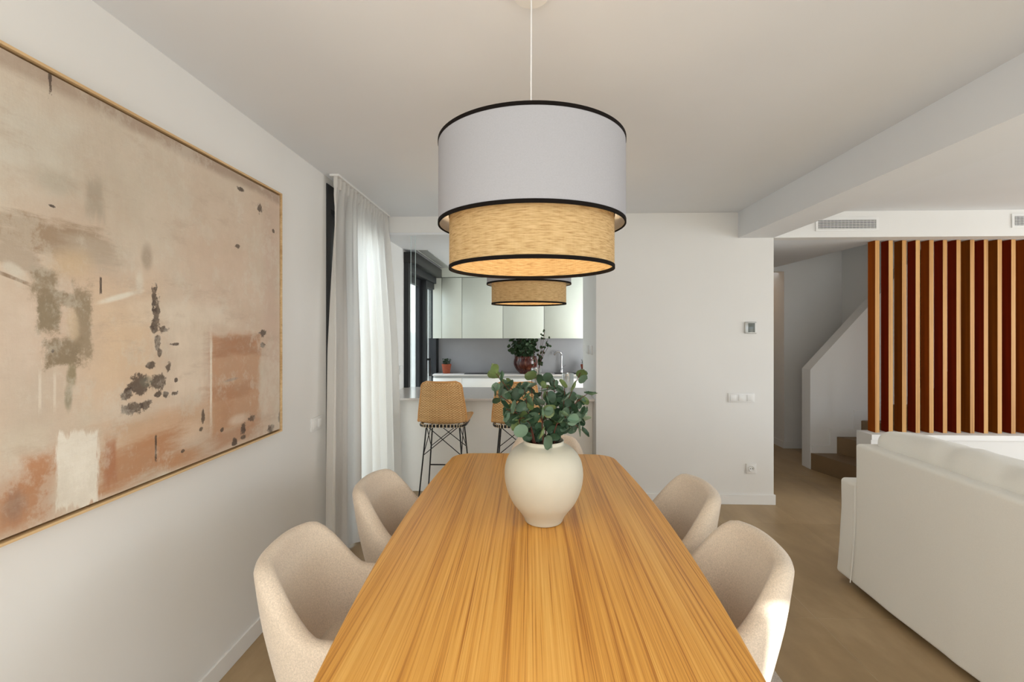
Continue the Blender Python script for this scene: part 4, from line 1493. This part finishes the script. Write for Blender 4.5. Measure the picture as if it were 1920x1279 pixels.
# ------------------------------------------------------------------ pendant lamps
def make_lamp():
    e = empty('pendant_lamp', (0, 0, 0))
    # local z = 0 at the lower ring of the raffia drum
    ro, ri = 0.270, 0.239
    z0o, z1o = 0.127, 0.366
    zt = 0.30

    def drum(name, r, z0, z1, mat, par=e):
        return lathe(name, [(r - 0.0015, z0), (r, z0), (r, z1), (r - 0.0015, z1), (r - 0.0015, z0)], mat, par, 96, True, 50)
    a = drum('outer_shade', ro, z0o, z1o, M['shade'])
    lathe('lining', [(ro - 0.0035, z0o + 0.002), (ro - 0.0030, z0o + 0.002), (ro - 0.0030, z1o - 0.002), (ro - 0.0035, z1o - 0.002), (ro - 0.0035, z0o + 0.002)], M['shade_in'], a, 96, True, 50)
    b_ = drum('inner_shade', ri, 0.0, 0.158, M['raffia'])
    for (nm, r, z, par) in (('black_rim', ro, z1o, a), ('black_rim', ro, z0o, a), ('black_rim', ri, 0.0, b_), ('black_rim', ri, 0.158, b_)):
        s_ = 1 if z in (z1o, 0.158) else -1
        zz0, zz1 = (z - 0.0088, z + 0.001) if s_ > 0 else (z - 0.001, z + 0.0088)
        lathe(nm, [(r - 0.003, zz0), (r + 0.0015, zz0), (r + 0.0015, zz1), (r - 0.003, zz1), (r - 0.003, zz0)], M['blackribbon'], par, 96, True, 50)
    bm = bmesh.new()
    for k in range(3):
        an = 2 * PI * k / 3 + 0.3
        add_tube(bm, [(0.02 * math.cos(an), 0.02 * math.sin(an), 0.20), ((ri - 0.002) * math.cos(an), (ri - 0.002) * math.sin(an), 0.15)], 0.002, 6)
        add_tube(bm, [((ri - 0.001) * math.cos(an), (ri - 0.001) * math.sin(an), 0.15), ((ro - 0.002) * math.cos(an), (ro - 0.002) * math.sin(an), 0.18)], 0.002, 6)
    bm_obj('shade_spider', bm, M['trim'], e, True, 60)
    lathe('bulb_holder', [(0.0001, 0.25), (0.022, 0.25), (0.022, 0.19), (0.018, 0.175), (0.0001, 0.175)], M['trim'], e, 24)
    lathe('bulb', [(0.0001, 0.085), (0.018, 0.09), (0.029, 0.112), (0.028, 0.135), (0.016, 0.165), (0.013, 0.175)], M['bulb'], e, 24)
    return e


lamp = make_lamp()
LZ = 1.673
for i, (x, y, lab) in enumerate([(0.005, 1.38, 'large two-tier pendant lamp of white fabric over raffia, nearest above the table'),
                                 (-0.005, 3.02, 'farther raffia and white pendant lamp hanging behind and below the near one')]):
    o = lamp if i == 0 else copy_tree(lamp)
    o.location = (x, y, LZ - 0.015 * i)
    tag(o, lab, 'lamp', 'two-tier pendant lamps over the dining table')
for i, (x, y) in enumerate([(0.005, 1.38), (-0.005, 3.02)]):
    o = [q for q in COL.objects if q.name.startswith('pendant_lamp')][i]
    tube('cable', [(0, 0, 0.25), (-0.001, 0, 0.5), (0.0, 0, 2.49 - LZ)], 0.0022, M['cable'], o, 8)
    lathe('ceiling_rose', [(0.0001, 2.499 - LZ), (0.05, 2.499 - LZ), (0.05, 2.475 - LZ), (0.0001, 2.47 - LZ)], M['trim'], o, 32)
    for (pz, py, pw) in ((0.068, 0.0, 0.95), (0.150, -0.05, 0.7), (0.150, 0.05, 0.7)):
        ld = bpy.data.lights.new('bulb_light', 'POINT')
        ld.energy = pw
        ld.color = (1.0, 0.80, 0.56)
        ld.shadow_soft_size = 0.012
        lo_ = bpy.data.objects.new('bulb_light', ld)
        lo_.location = (0, py, pz)
        link(lo_, o)

# ------------------------------------------------------------------ bar stools
def make_stool():
    e = empty('bar_stool', (0, 0, 0))
    # profile from seat front to the top of the back (y forward = away from camera, z up)
    prof = [(0.205, 0.742), (0.195, 0.752), (0.15, 0.752), (0.08, 0.745), (0.0, 0.738), (-0.08, 0.735), (-0.14, 0.737), (-0.172, 0.750), (-0.192, 0.785),
            (-0.202, 0.84), (-0.212, 0.90), (-0.222, 0.96), (-0.232, 1.02), (-0.240, 1.06), (-0.244, 1.083)]
    prof = smooth_prof(prof, 1)
    # resample by arc length
    L = [0]
    for a, b_ in zip(prof[:-1], prof[1:]):
        L.append(L[-1] + math.hypot(b_[0] - a[0], b_[1] - a[1]))

    def at(s_):
        d = s_ * L[-1]
        for k in range(len(L) - 1):
            if L[k + 1] >= d - 1e-9:
                t = (d - L[k]) / (L[k + 1] - L[k])
                return (prof[k][0] + (prof[k + 1][0] - prof[k][0]) * t, prof[k][1] + (prof[k + 1][1] - prof[k][1]) * t)
        return prof[-1]
    NU, NV = 24, 48
    V, Fc, UV = [], [], []
    for j in range(NV + 1):
        s_ = j / NV
        y, z = at(s_)
        zb_ = sstep(0.50, 0.60, s_)               # 1 on the back
        hwid = 0.205 - 0.012 * sstep(0, 0.5, s_) - 0.034 * sstep(0.55, 1.0, s_)
        # rounded corners at both ends
        for (edge, rad) in ((0.0, 0.05), (1.0, 0.045)):
            d = abs(s_ - edge) * L[-1]
            if d < rad:
                hwid -= rad - math.sqrt(max(0, rad ** 2 - (rad - d) ** 2))
        for i in range(NU + 1):
            u = -1 + 2 * i / NU
            x = hwid * u
            yy = y + 0.045 * zb_ * (abs(u) ** 2.2)
            zz = z + 0.022 * (1 - zb_) * (abs(u) ** 2.5)
            V.append((x, yy, zz))
            UV.append((i / NU, s_))
    W = NU + 1
    for j in range(NV):
        for i in range(NU):
            Fc.append((j * W + i, j * W + i + 1, (j + 1) * W + i + 1, (j + 1) * W + i))
    o = mesh_obj('woven_seat', V, Fc, M['wicker'], e, True, uvs=UV)
    md = o.modifiers.new('thickness', 'SOLIDIFY')
    md.thickness = 0.008
    md.offset = 0
    rim = [V[i] for i in range(NU + 1)] + [V[j * W + NU] for j in range(1, NV + 1)] + [V[NV * W + i] for i in range(NU - 1, -1, -1)] + [V[j * W] for j in range(NV - 1, 0, -1)]
    tube('cane_rim', rim, 0.0085, M['cane'], e, 8, closed=True)
    # black under-frame with light lashings
    ring = []
    for k in range(40):
        a = 2 * PI * k / 40
        ca, sa = math.cos(a), math.sin(a)
        ring.append((0.182 * math.copysign(abs(ca) ** 0.4, ca), -0.008 + 0.186 * math.copysign(abs(sa) ** 0.4, sa), 0.731))
    tube('seat_frame', ring, 0.012, M['blackmetal'], e, 8, closed=True)
    bm = bmesh.new()
    for k in range(0, 40):
        p = Vector(ring[k])
        q = Vector(ring[(k + 1) % 40])
        if (q - p).length > 0.004:
            c = (p + q) / 2
            n_ = max(1, int((q - p).length / 0.028))
            for w_ in range(n_):
                c = p.lerp(q, (w_ + 0.5) / n_)
                bx(bm, c.x - 0.0035, c.x + 0.0035, c.y - 0.0128, c.y + 0.0128, 0.7180, 0.7440, 0.002, 1)
    lash = bm_obj('lashing', bm, M['lashing'], e)
    top = {}
    for sx in (-1, 1):
        for sy in (-1, 1):
            a = Vector((sx * 0.133, sy * 0.125 - 0.005, 0.728))
            b_ = Vector((sx * 0.195, sy * 0.200 - 0.005, 0.004))
            top[(sx, sy)] = (a, b_)
            tube('leg', [a, b_], 0.0058, M['blackmetal'], e, 8)
            lathe('foot_cap', [(0.0001, 0.0), (0.009, 0.0), (0.009, 0.01), (0.0001, 0.01)], M['blackmetal'], e, 10, loc=(b_.x, b_.y, 0.0005))

    def on(k, t):
        a, b_ = top[k]
        return a.lerp(b_, t)
    cr = 0.0036
    for sy in (-1, 1):
        tube('cross_brace', [on((-1, sy), 0.01), on((1, sy), 0.33)], cr, M['blackmetal'], e, 6)
        tube('cross_brace', [on((1, sy), 0.01), on((-1, sy), 0.33)], cr, M['blackmetal'], e, 6)
    for sx in (-1, 1):
        tube('cross_brace', [on((sx, -1), 0.01), on((sx, 1), 0.33)], cr, M['blackmetal'], e, 6)
        tube('cross_brace', [on((sx, 1), 0.01), on((sx, -1), 0.33)], cr, M['blackmetal'], e, 6)
    tube('footrest', [on((-1, 1), 0.56), on((1, 1), 0.56)], 0.0058, M['blackmetal'], e, 8)
    return e


stool = make_stool()
for i, (x, lab) in enumerate([(-0.697, 'rattan bar stool with black wire legs nearest the curtain'),
                              (-0.105, 'rattan bar stool with black wire legs behind the vase of eucalyptus')]):
    o = stool if i == 0 else copy_tree(stool)
    o.location = (x, 3.885, 0)
    tag(o, lab, 'bar stool', 'rattan bar stools at the kitchen counter')

# ------------------------------------------------------------------ kitchen
pen = empty('kitchen_peninsula', (-0.38, 4.5, 0), 0, 'breakfast bar with pale stone top and plain white front in the kitchen opening', 'kitchen counter')
bm = bmesh.new()
bx(bm, XL + 0.002 + 0.38, XA - 0.002 + 0.38, 4.165 - 4.5, 4.985 - 4.5, 0.86, 0.88, 0.002, 1)
bm_obj('worktop', bm, M['counter'], pen)
box('front_panel', (XL + 0.002 + 0.38, XA - 0.002 + 0.38, 4.295 - 4.5, 4.315 - 4.5, 0.004, 0.86), M['basecab'], pen)
for (a, b_) in ((XL + 0.004, -0.70), (-0.70, -0.06), (-0.06, XA - 0.004)):
    box('cabinet_body', (a + 0.38, b_ + 0.38, 4.316 - 4.5, 4.93 - 4.5, 0.08, 0.859), M['basecab'], pen)

gp = empty('glass_partition', (-1.05, 4.2, 0.8805), 0, 'narrow clear frameless glass fin rising from the bar counter by the curtain', 'glass panel')
box('pane', (-0.019, 0.019, -0.004, 0.004, 0, KC - 0.882), M['clearglass'], gp)
for x in (-0.0205, 0.0205):
    box('polished_edge', (x - 0.0015, x + 0.0015, -0.004, 0.004, 0, KC - 0.882), M['glassedge'], gp)

# upper cabinets
UX = [-1.207, -0.927, -0.364, 0.196, 0.752, 1.30]
labs = ['narrow pale green wall cabinet next to the kitchen window', 'wide pale wall cabinet above the hob, left of the far lamp',
        'wide pale wall cabinet seen behind the far pendant lamp', 'pale wall cabinet above the sink at the right end in view', 'pale wall cabinet hidden round the corner on the right']
for k in range(5):
    a, b_ = UX[k], UX[k + 1]
    c = (a + b_) / 2
    w = (b_ - a) / 2
    if k == 4:
        continue
    e = empty('wall_cabinet', (c, 6.56, 1.376), 0, labs[k], 'cabinet', 'pale wall cabinets on the kitchen back wall')
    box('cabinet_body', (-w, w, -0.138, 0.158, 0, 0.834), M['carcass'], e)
    box('door', (-w + 0.003, w - 0.003, -0.160, -0.140, -0.004, 0.828), M['cabinet'], e, bev=0.0012, seg=1)
tag(box('filler_panel', (XL + 0.002, -1.209, 6.40, 6.71, 1.372, 2.337), M['cabinet']), 'slim pale filler strip between wall cabinets and window', 'panel')
tag(box('ceiling_filler', (-1.207, 1.9, 6.402, 6.42, 2.2115, 2.3385), M['cabinet']), 'pale filler strip between the wall cabinets and the kitchen ceiling', 'panel')

# base cabinets
bxs = [-1.327, -0.927, -0.364, 0.196, 0.752]
blabs = ['white base cabinet below the little terracotta pot', 'white base cabinet with drawers below the hob', 'white base cabinet below the red-brown bowl', 'white base cabinet below the kitchen tap']
for k in range(4):
    a, b_ = bxs[k], bxs[k + 1]
    c, w = (a + b_) / 2, (b_ - a) / 2
    e = empty('base_cabinet', (c, 6.5, 0), 0, blabs[k], 'cabinet', 'white base cabinets along the kitchen back wall')
    box('cabinet_body', (-w, w, -0.060, 0.215, 0.10, 0.858), M['basecab'], e)
    box('plinth', (-w, w, -0.05, -0.03, 0.001, 0.10), M['basecab'], e)
    if k == 1:
        for (z0, z1) in ((0.105, 0.36), (0.364, 0.62), (0.624, 0.825)):
            box('drawer', (-w + 0.002, w - 0.002, -0.10, -0.08, z0, z1), M['basecab'], e, bev=0.001, seg=1)
    else:
        box('door', (-w + 0.002, w - 0.002, -0.10, -0.08, 0.105, 0.825), M['basecab'], e, bev=0.001, seg=1)
    box('grip_channel', (-w, w, -0.072, -0.061, 0.815, 0.858), M['silver'], e)
tag(box('worktop', (XL + 0.003, 1.94, 6.375, 6.718, 0.860, 0.88), M['counter'], None, bev=0.002, seg=1), 'pale stone worktop along the kitchen back wall', 'worktop')
tag(box('backsplash', (XL + 0.003, 1.94, 6.700, 6.718, 0.8805, 1.3715), M['splash']), 'plain grey slab backsplash below the wall cabinets', 'backsplash')
tag(box('induction_hob', (-0.90, -0.38, 6.40, 6.66, 0.8805, 0.886), M['hob'], None, bev=0.002, seg=1), 'flat black glass hob set in the back worktop', 'hob')
sk = empty('sink', (0.55, 6.55, 0.88), 0, 'dark-rimmed steel sink in front of the kitchen tap', 'sink')
boxes('rim', [(-0.22, 0.22, -0.13, -0.115, 0.0005, 0.006), (-0.22, 0.22, 0.095, 0.11, 0.0005, 0.006), (-0.22, -0.205, -0.115, 0.095, 0.0005, 0.006), (0.205, 0.22, -0.115, 0.095, 0.0005, 0.006)], M['steel'], sk)
box('basin', (-0.205, 0.205, -0.115, 0.095, 0.0004, 0.002), M['dark'], sk)
tp = empty('kitchen_tap', (0.452, 6.66, 0.88), 0, 'chrome swan-neck mixer tap behind the sink', 'tap')
lathe('base', [(0.0001, 0.001), (0.022, 0.001), (0.022, 0.05), (0.014, 0.06), (0.014, 0.10), (0.0001, 0.10)], M['chrome'], tp, 24)
pts = [(0, 0, 0.09), (0, 0, 0.22)] + [(-0.05 + 0.05 * math.cos(a), -0.02 * math.sin(a), 0.25 + 0.05 * math.sin(a)) for a in [PI * k / 10 for k in range(0, 11)]] 
tube('spout', pts, 0.011, M['chrome'], tp, 12)
tube('lever', [(0.012, 0, 0.085), (0.055, -0.01, 0.11)], 0.005, M['chrome'], tp, 8)


def small_pot(x, y, lab):
    e = empty('potted_herb', (x, y, 0.8802), 0, lab, 'potted plant', 'small terracotta pots on the back worktop')
    lathe('pot', [(0.0001, 0.0), (0.050, 0.0), (0.062, 0.100), (0.066, 0.100), (0.067, 0.130), (0.060, 0.130), (0.058, 0.115), (0.0001, 0.115)], M['terracotta'], e, 32)
    rnd = random.Random(int(x * 100))
    bm = bmesh.new()
    for k in range(90):
        a = rnd.uniform(0, 2 * PI)
        r = rnd.uniform(0, 0.05)
        p = Vector((r * math.cos(a), r * math.sin(a), 0.112))
        q = p + Vector((math.cos(a) * rnd.uniform(0, 0.03), math.sin(a) * rnd.uniform(0, 0.03), rnd.uniform(0.04, 0.095)))
        add_tube(bm, [p, (p + q) / 2, q], 0.0012, 4)
        s_ = rnd.uniform(0.008, 0.014)
        d1 = Vector((rnd.uniform(-1, 1), rnd.uniform(-1, 1), rnd.uniform(-.3, 1))).normalized() * s_
        d2 = d1.cross(Vector((rnd.uniform(-1, 1), rnd.uniform(-1, 1), rnd.uniform(-1, 1)))).normalized() * s_ * 0.5
        vv = [bm.verts.new(q + w_) for w_ in (-d1, -d2, d1, d2)]
        bm.faces.new(vv)
    fo = bm_obj('foliage', bm, KLEAF[0], e)
    fo['kind'] = 'stuff'


small_pot(-1.165, 6.545, 'small terracotta pot with short green herb at the window end of the worktop')
small_pot(0.775, 6.55, 'small terracotta pot half hidden behind the right edge of the kitchen opening')

# bowl with foliage
bw = lathe('bowl', smooth_prof([(0.0001, 0.0), (0.080, 0.0), (0.088, 0.010), (0.135, 0.06), (0.166, 0.12), (0.168, 0.175), (0.150, 0.225), (0.158, 0.240), (0.150, 0.243),
                                (0.142, 0.228), (0.155, 0.175), (0.152, 0.12), (0.12, 0.06), (0.07, 0.02), (0.0001, 0.016)], 1), M['bowl'], None, 56, True, None)
bw.location = (-0.055, 6.53, 0.8802)
tag(bw, 'big glazed red-brown bowl on the back worktop', 'bowl')


def foliage(name, label, O, tips, foot_r, neck_z, seed, rad, meshes, per, dz=0.0, dtop=0.0):
    rnd = random.Random(seed)
    e = empty(name, O, 0, label, 'plant')
    for (x, y, z) in tips:
        tip = Vector((x, y, z + dtop))
        a = math.atan2(y, x)
        neck = Vector((foot_r * math.cos(a) * 0.8, foot_r * math.sin(a) * 0.8, neck_z))
        foot = Vector((-0.3 * neck.x, -0.3 * neck.y, -0.02 + dz))
        pts = bez(foot, (foot + neck) / 2, neck, 2) + bez(neck, neck + (neck - foot) * 0.4 + Vector((0, 0, 0.02)), tip, 7)[1:]
        bm = bmesh.new()
        add_tube(bm, pts, 0.0035, 5, r2=0.0015)
        bm_obj('stem', bm, M['stem'], e, True, 60)
        for k in range(per):
            pi_ = rnd.randint(4, len(pts) - 1) if k else len(pts) - 1
            p = pts[pi_]
            dirv = Vector((rnd.uniform(-1, 1), rnd.uniform(-1, 1), rnd.uniform(-0.3, 1))).normalized()
            add_leaf(e, rnd.choice(meshes), p, dirv, Vector((rnd.uniform(-0.6, 0.6), -1, rnd.uniform(-0.2, 0.8))), rnd.uniform(0.7, 1.1) * rad)
    return e


rnd = random.Random(3)
tips = [(-0.21, 0, 0.16), (-0.20, 0, 0.31), (-0.23, .02, 0.22), (-0.14, 0.02, 0.35), (-0.08, -.03, 0.37), (-0.03, .02, 0.36), (0.03, 0.0, 0.33), (0.06, .03, 0.30), (-0.10, -.05, 0.30), (0.0, -.06, 0.28),
        (0.10, .0, 0.24), (-0.16, -.04, 0.24), (-0.05, -.08, 0.24), (0.05, -.07, 0.22), (0.13, .02, 0.18), (-0.12, .05, 0.2), (0.0, .06, 0.3), (0.09, -.04, 0.34), (-0.06, -.05, 0.33), (0.12, -.03, 0.3)]
foliage('leafy_branches', 'dense dark green leafy branches filling the red-brown bowl', (-0.055, 6.50, 0.98), tips, 0.06, 0.12, 5, 0.032, KM, 17, dtop=0.045)

# glasses on the peninsula
def cyl_glass(name, x, y, r, h, lab, cat):
    e = lathe(name, [(0.0001, 0.0), (r - 0.004, 0.0), (r, 0.004), (r, h), (r - 0.003, h + 0.001), (r - 0.0035, h - 0.002), (r - 0.004, 0.014), (0.0001, 0.012)], M['glassware'], None, 48)
    e.location = (x, y, 0.8802)
    tag(e, lab, cat, 'clear glass cylinders on the bar counter')
    return e


cyl_glass('glass_vase', 0.064, 4.5, 0.047, 0.245, 'clear glass cylinder vase holding dark stems on the bar counter', 'vase')
cyl_glass('glass_vase', 0.364, 4.5, 0.057, 0.196, 'wider clear empty glass cylinder on the bar counter, at the right', 'vase')
tips2 = [(0.08, 0, 0.58), (0.12, .0, 0.53), (0.05, .02, 0.54), (0.09, -.02, 0.46), (0.06, .03, 0.42), (0.0, 0.0, 0.48), (-0.02, .02, 0.40), (0.12, 0.01, 0.44)]
foliage('twig_bunch', 'thin dark stems with small leaves rising from the clear glass vase', (0.064, 4.5, 0.90), tips2, 0.03, 0.20, 8, 0.015, KM, 8, dz=0.02)


# ------------------------------------------------------------------ sofa
sf = empty('sofa', (2.35, 1.70, 0), 0, 'cream slipcovered sofa seen from behind, right of the dining table', 'sofa')
SXo, SYo = 2.35, 1.70


def loc(d):
    return (d[0] - SXo, d[1] - SXo, d[2] - SYo, d[3] - SYo, d[4], d[5])


def flare(q):
    k = max(0, (0.50 - q.z) / 0.50)
    if q.x < -0.40:
        w = 0.002 * math.sin(q.y * 9 + 1.0) + 0.004 * math.exp(-((q.y - 0.42) / 0.04) ** 2) - 0.003 * math.exp(-((q.y - 0.30) / 0.03) ** 2)
        q.x -= k * k * (0.022 + w * 1.5)
    if abs(q.y) > 1.0:
        q.y += math.copysign(k * k * 0.02, q.y)
    return q


softbox('back_cover', loc((1.872, 2.03, 0.62, 2.775, 0.035, 0.842)), 0.018, M['sofa'], sf, res=0.035, amp=0.0022, fscale=3.2, fn=flare, seed=3)
softbox('arm', loc((1.868, 2.82, 2.765, 2.905, 0.035, 0.612)), 0.025, M['sofa'], sf, res=0.035, amp=0.003, fscale=4, fn=flare, seed=5)
softbox('arm', loc((1.868, 2.82, 0.485, 0.625, 0.035, 0.612)), 0.025, M['sofa'], sf, res=0.04, amp=0.003, fscale=4, fn=flare, seed=6)
softbox('base', loc((2.02, 2.80, 0.63, 2.76, 0.035, 0.30)), 0.02, M['sofa'], sf, res=0.06, amp=0.003)
for (a, b_) in ((0.64, 1.69), (1.70, 2.75)):
    softbox('seat_cushion', loc((2.06, 2.84, a, b_, 0.30, 0.46)), 0.045, M['sofa'], sf, res=0.05, puff=0.015, amp=0.004)


def lean(q):
    k = (q.z - 0.46)
    q.x -= k * 0.08
    # soft creases running down over the roll
    cz = max(0, (q.z - 0.7) / 0.25)
    q.z -= 0.010 * cz * (math.exp(-((q.y - 0.62) / 0.03) ** 2) + math.exp(-((q.y - 0.34) / 0.035) ** 2) + 0.8 * math.exp(-((q.y - 0.10) / 0.03) ** 2))
    q.x += 0.014 * cz * (math.exp(-((q.y - 0.60) / 0.03) ** 2) + math.exp(-((q.y - 0.32) / 0.03) ** 2))
    return q


for (a, b_, sd) in ((0.64, 1.46, 1), (1.47, 2.768, 2)):
    softbox('back_cushion', loc((1.985, 2.235, a, b_, 0.462, 0.925)), 0.085, M['sofa'], sf, res=0.035, puff=0.012, amp=0.011, fscale=5.5, fn=lean, seed=sd)
tube('seam', [(1.868 - SXo - 0.001 - 0.022 * max(0, (0.5 - z) / 0.5) ** 2 * 1.25, 2.772 - SYo, z) for z in [0.60 - 0.56 * k / 12 for k in range(13)]], 0.003, M['sofa'], sf, 6)
for (x, y) in ((1.95, 2.80), (1.95, 0.58), (2.74, 2.80), (2.74, 0.58)):
    lathe('leg', [(0.0001, 0.001), (0.018, 0.001), (0.024, 0.05), (0.0001, 0.05)], M['blackmetal'], sf, 16, loc=(x - SXo, y - SYo, 0))

# warm light in the side passage off the hall
pd = bpy.data.lights.new('passage_light', 'POINT')
pd.energy = 2.0
pd.color = (1.0, 0.62, 0.34)
pd.shadow_soft_size = 0.05
po = bpy.data.objects.new('passage_light', pd)
po.location = (2.75, 6.7, 2.05)
link(po)

# greenery beyond the garden wall
def shrub(x, y, z, r, h, lab):
    rnd = random.Random(int(abs(y) * 31))
    e = empty('garden_shrub', (x, y, z), 0, lab, 'shrub')
    tube('trunk', [(0, 0, 0.005), (0.02, 0, h * 0.6)], 0.04, M['stem'], e, 8, r2=0.02)
    bm = bmesh.new()
    for k in range(2600):
        u = Vector((rnd.gauss(0, 1), rnd.gauss(0, 1), rnd.gauss(0, 1))).normalized() * (rnd.random() ** 0.4)
        p = Vector((u.x * r, u.y * r, h * 0.62 + u.z * h * 0.42))
        d1 = Vector((rnd.uniform(-1, 1), rnd.uniform(-1, 1), rnd.uniform(-1, 1))).normalized() * 0.05
        d2 = d1.cross(Vector((rnd.uniform(-1, 1), rnd.uniform(-1, 1), rnd.uniform(-1, 1)))).normalized() * 0.025
        bm.faces.new([bm.verts.new(p + w_) for w_ in (-d1, -d2, d1, d2)])
    fo = bm_obj('foliage', bm, LEAF[2], e)
    fo['kind'] = 'stuff'


shrub(-2.75, 9.9, -0.13, 0.6, 3.3, 'green garden shrub seen through the kitchen window')
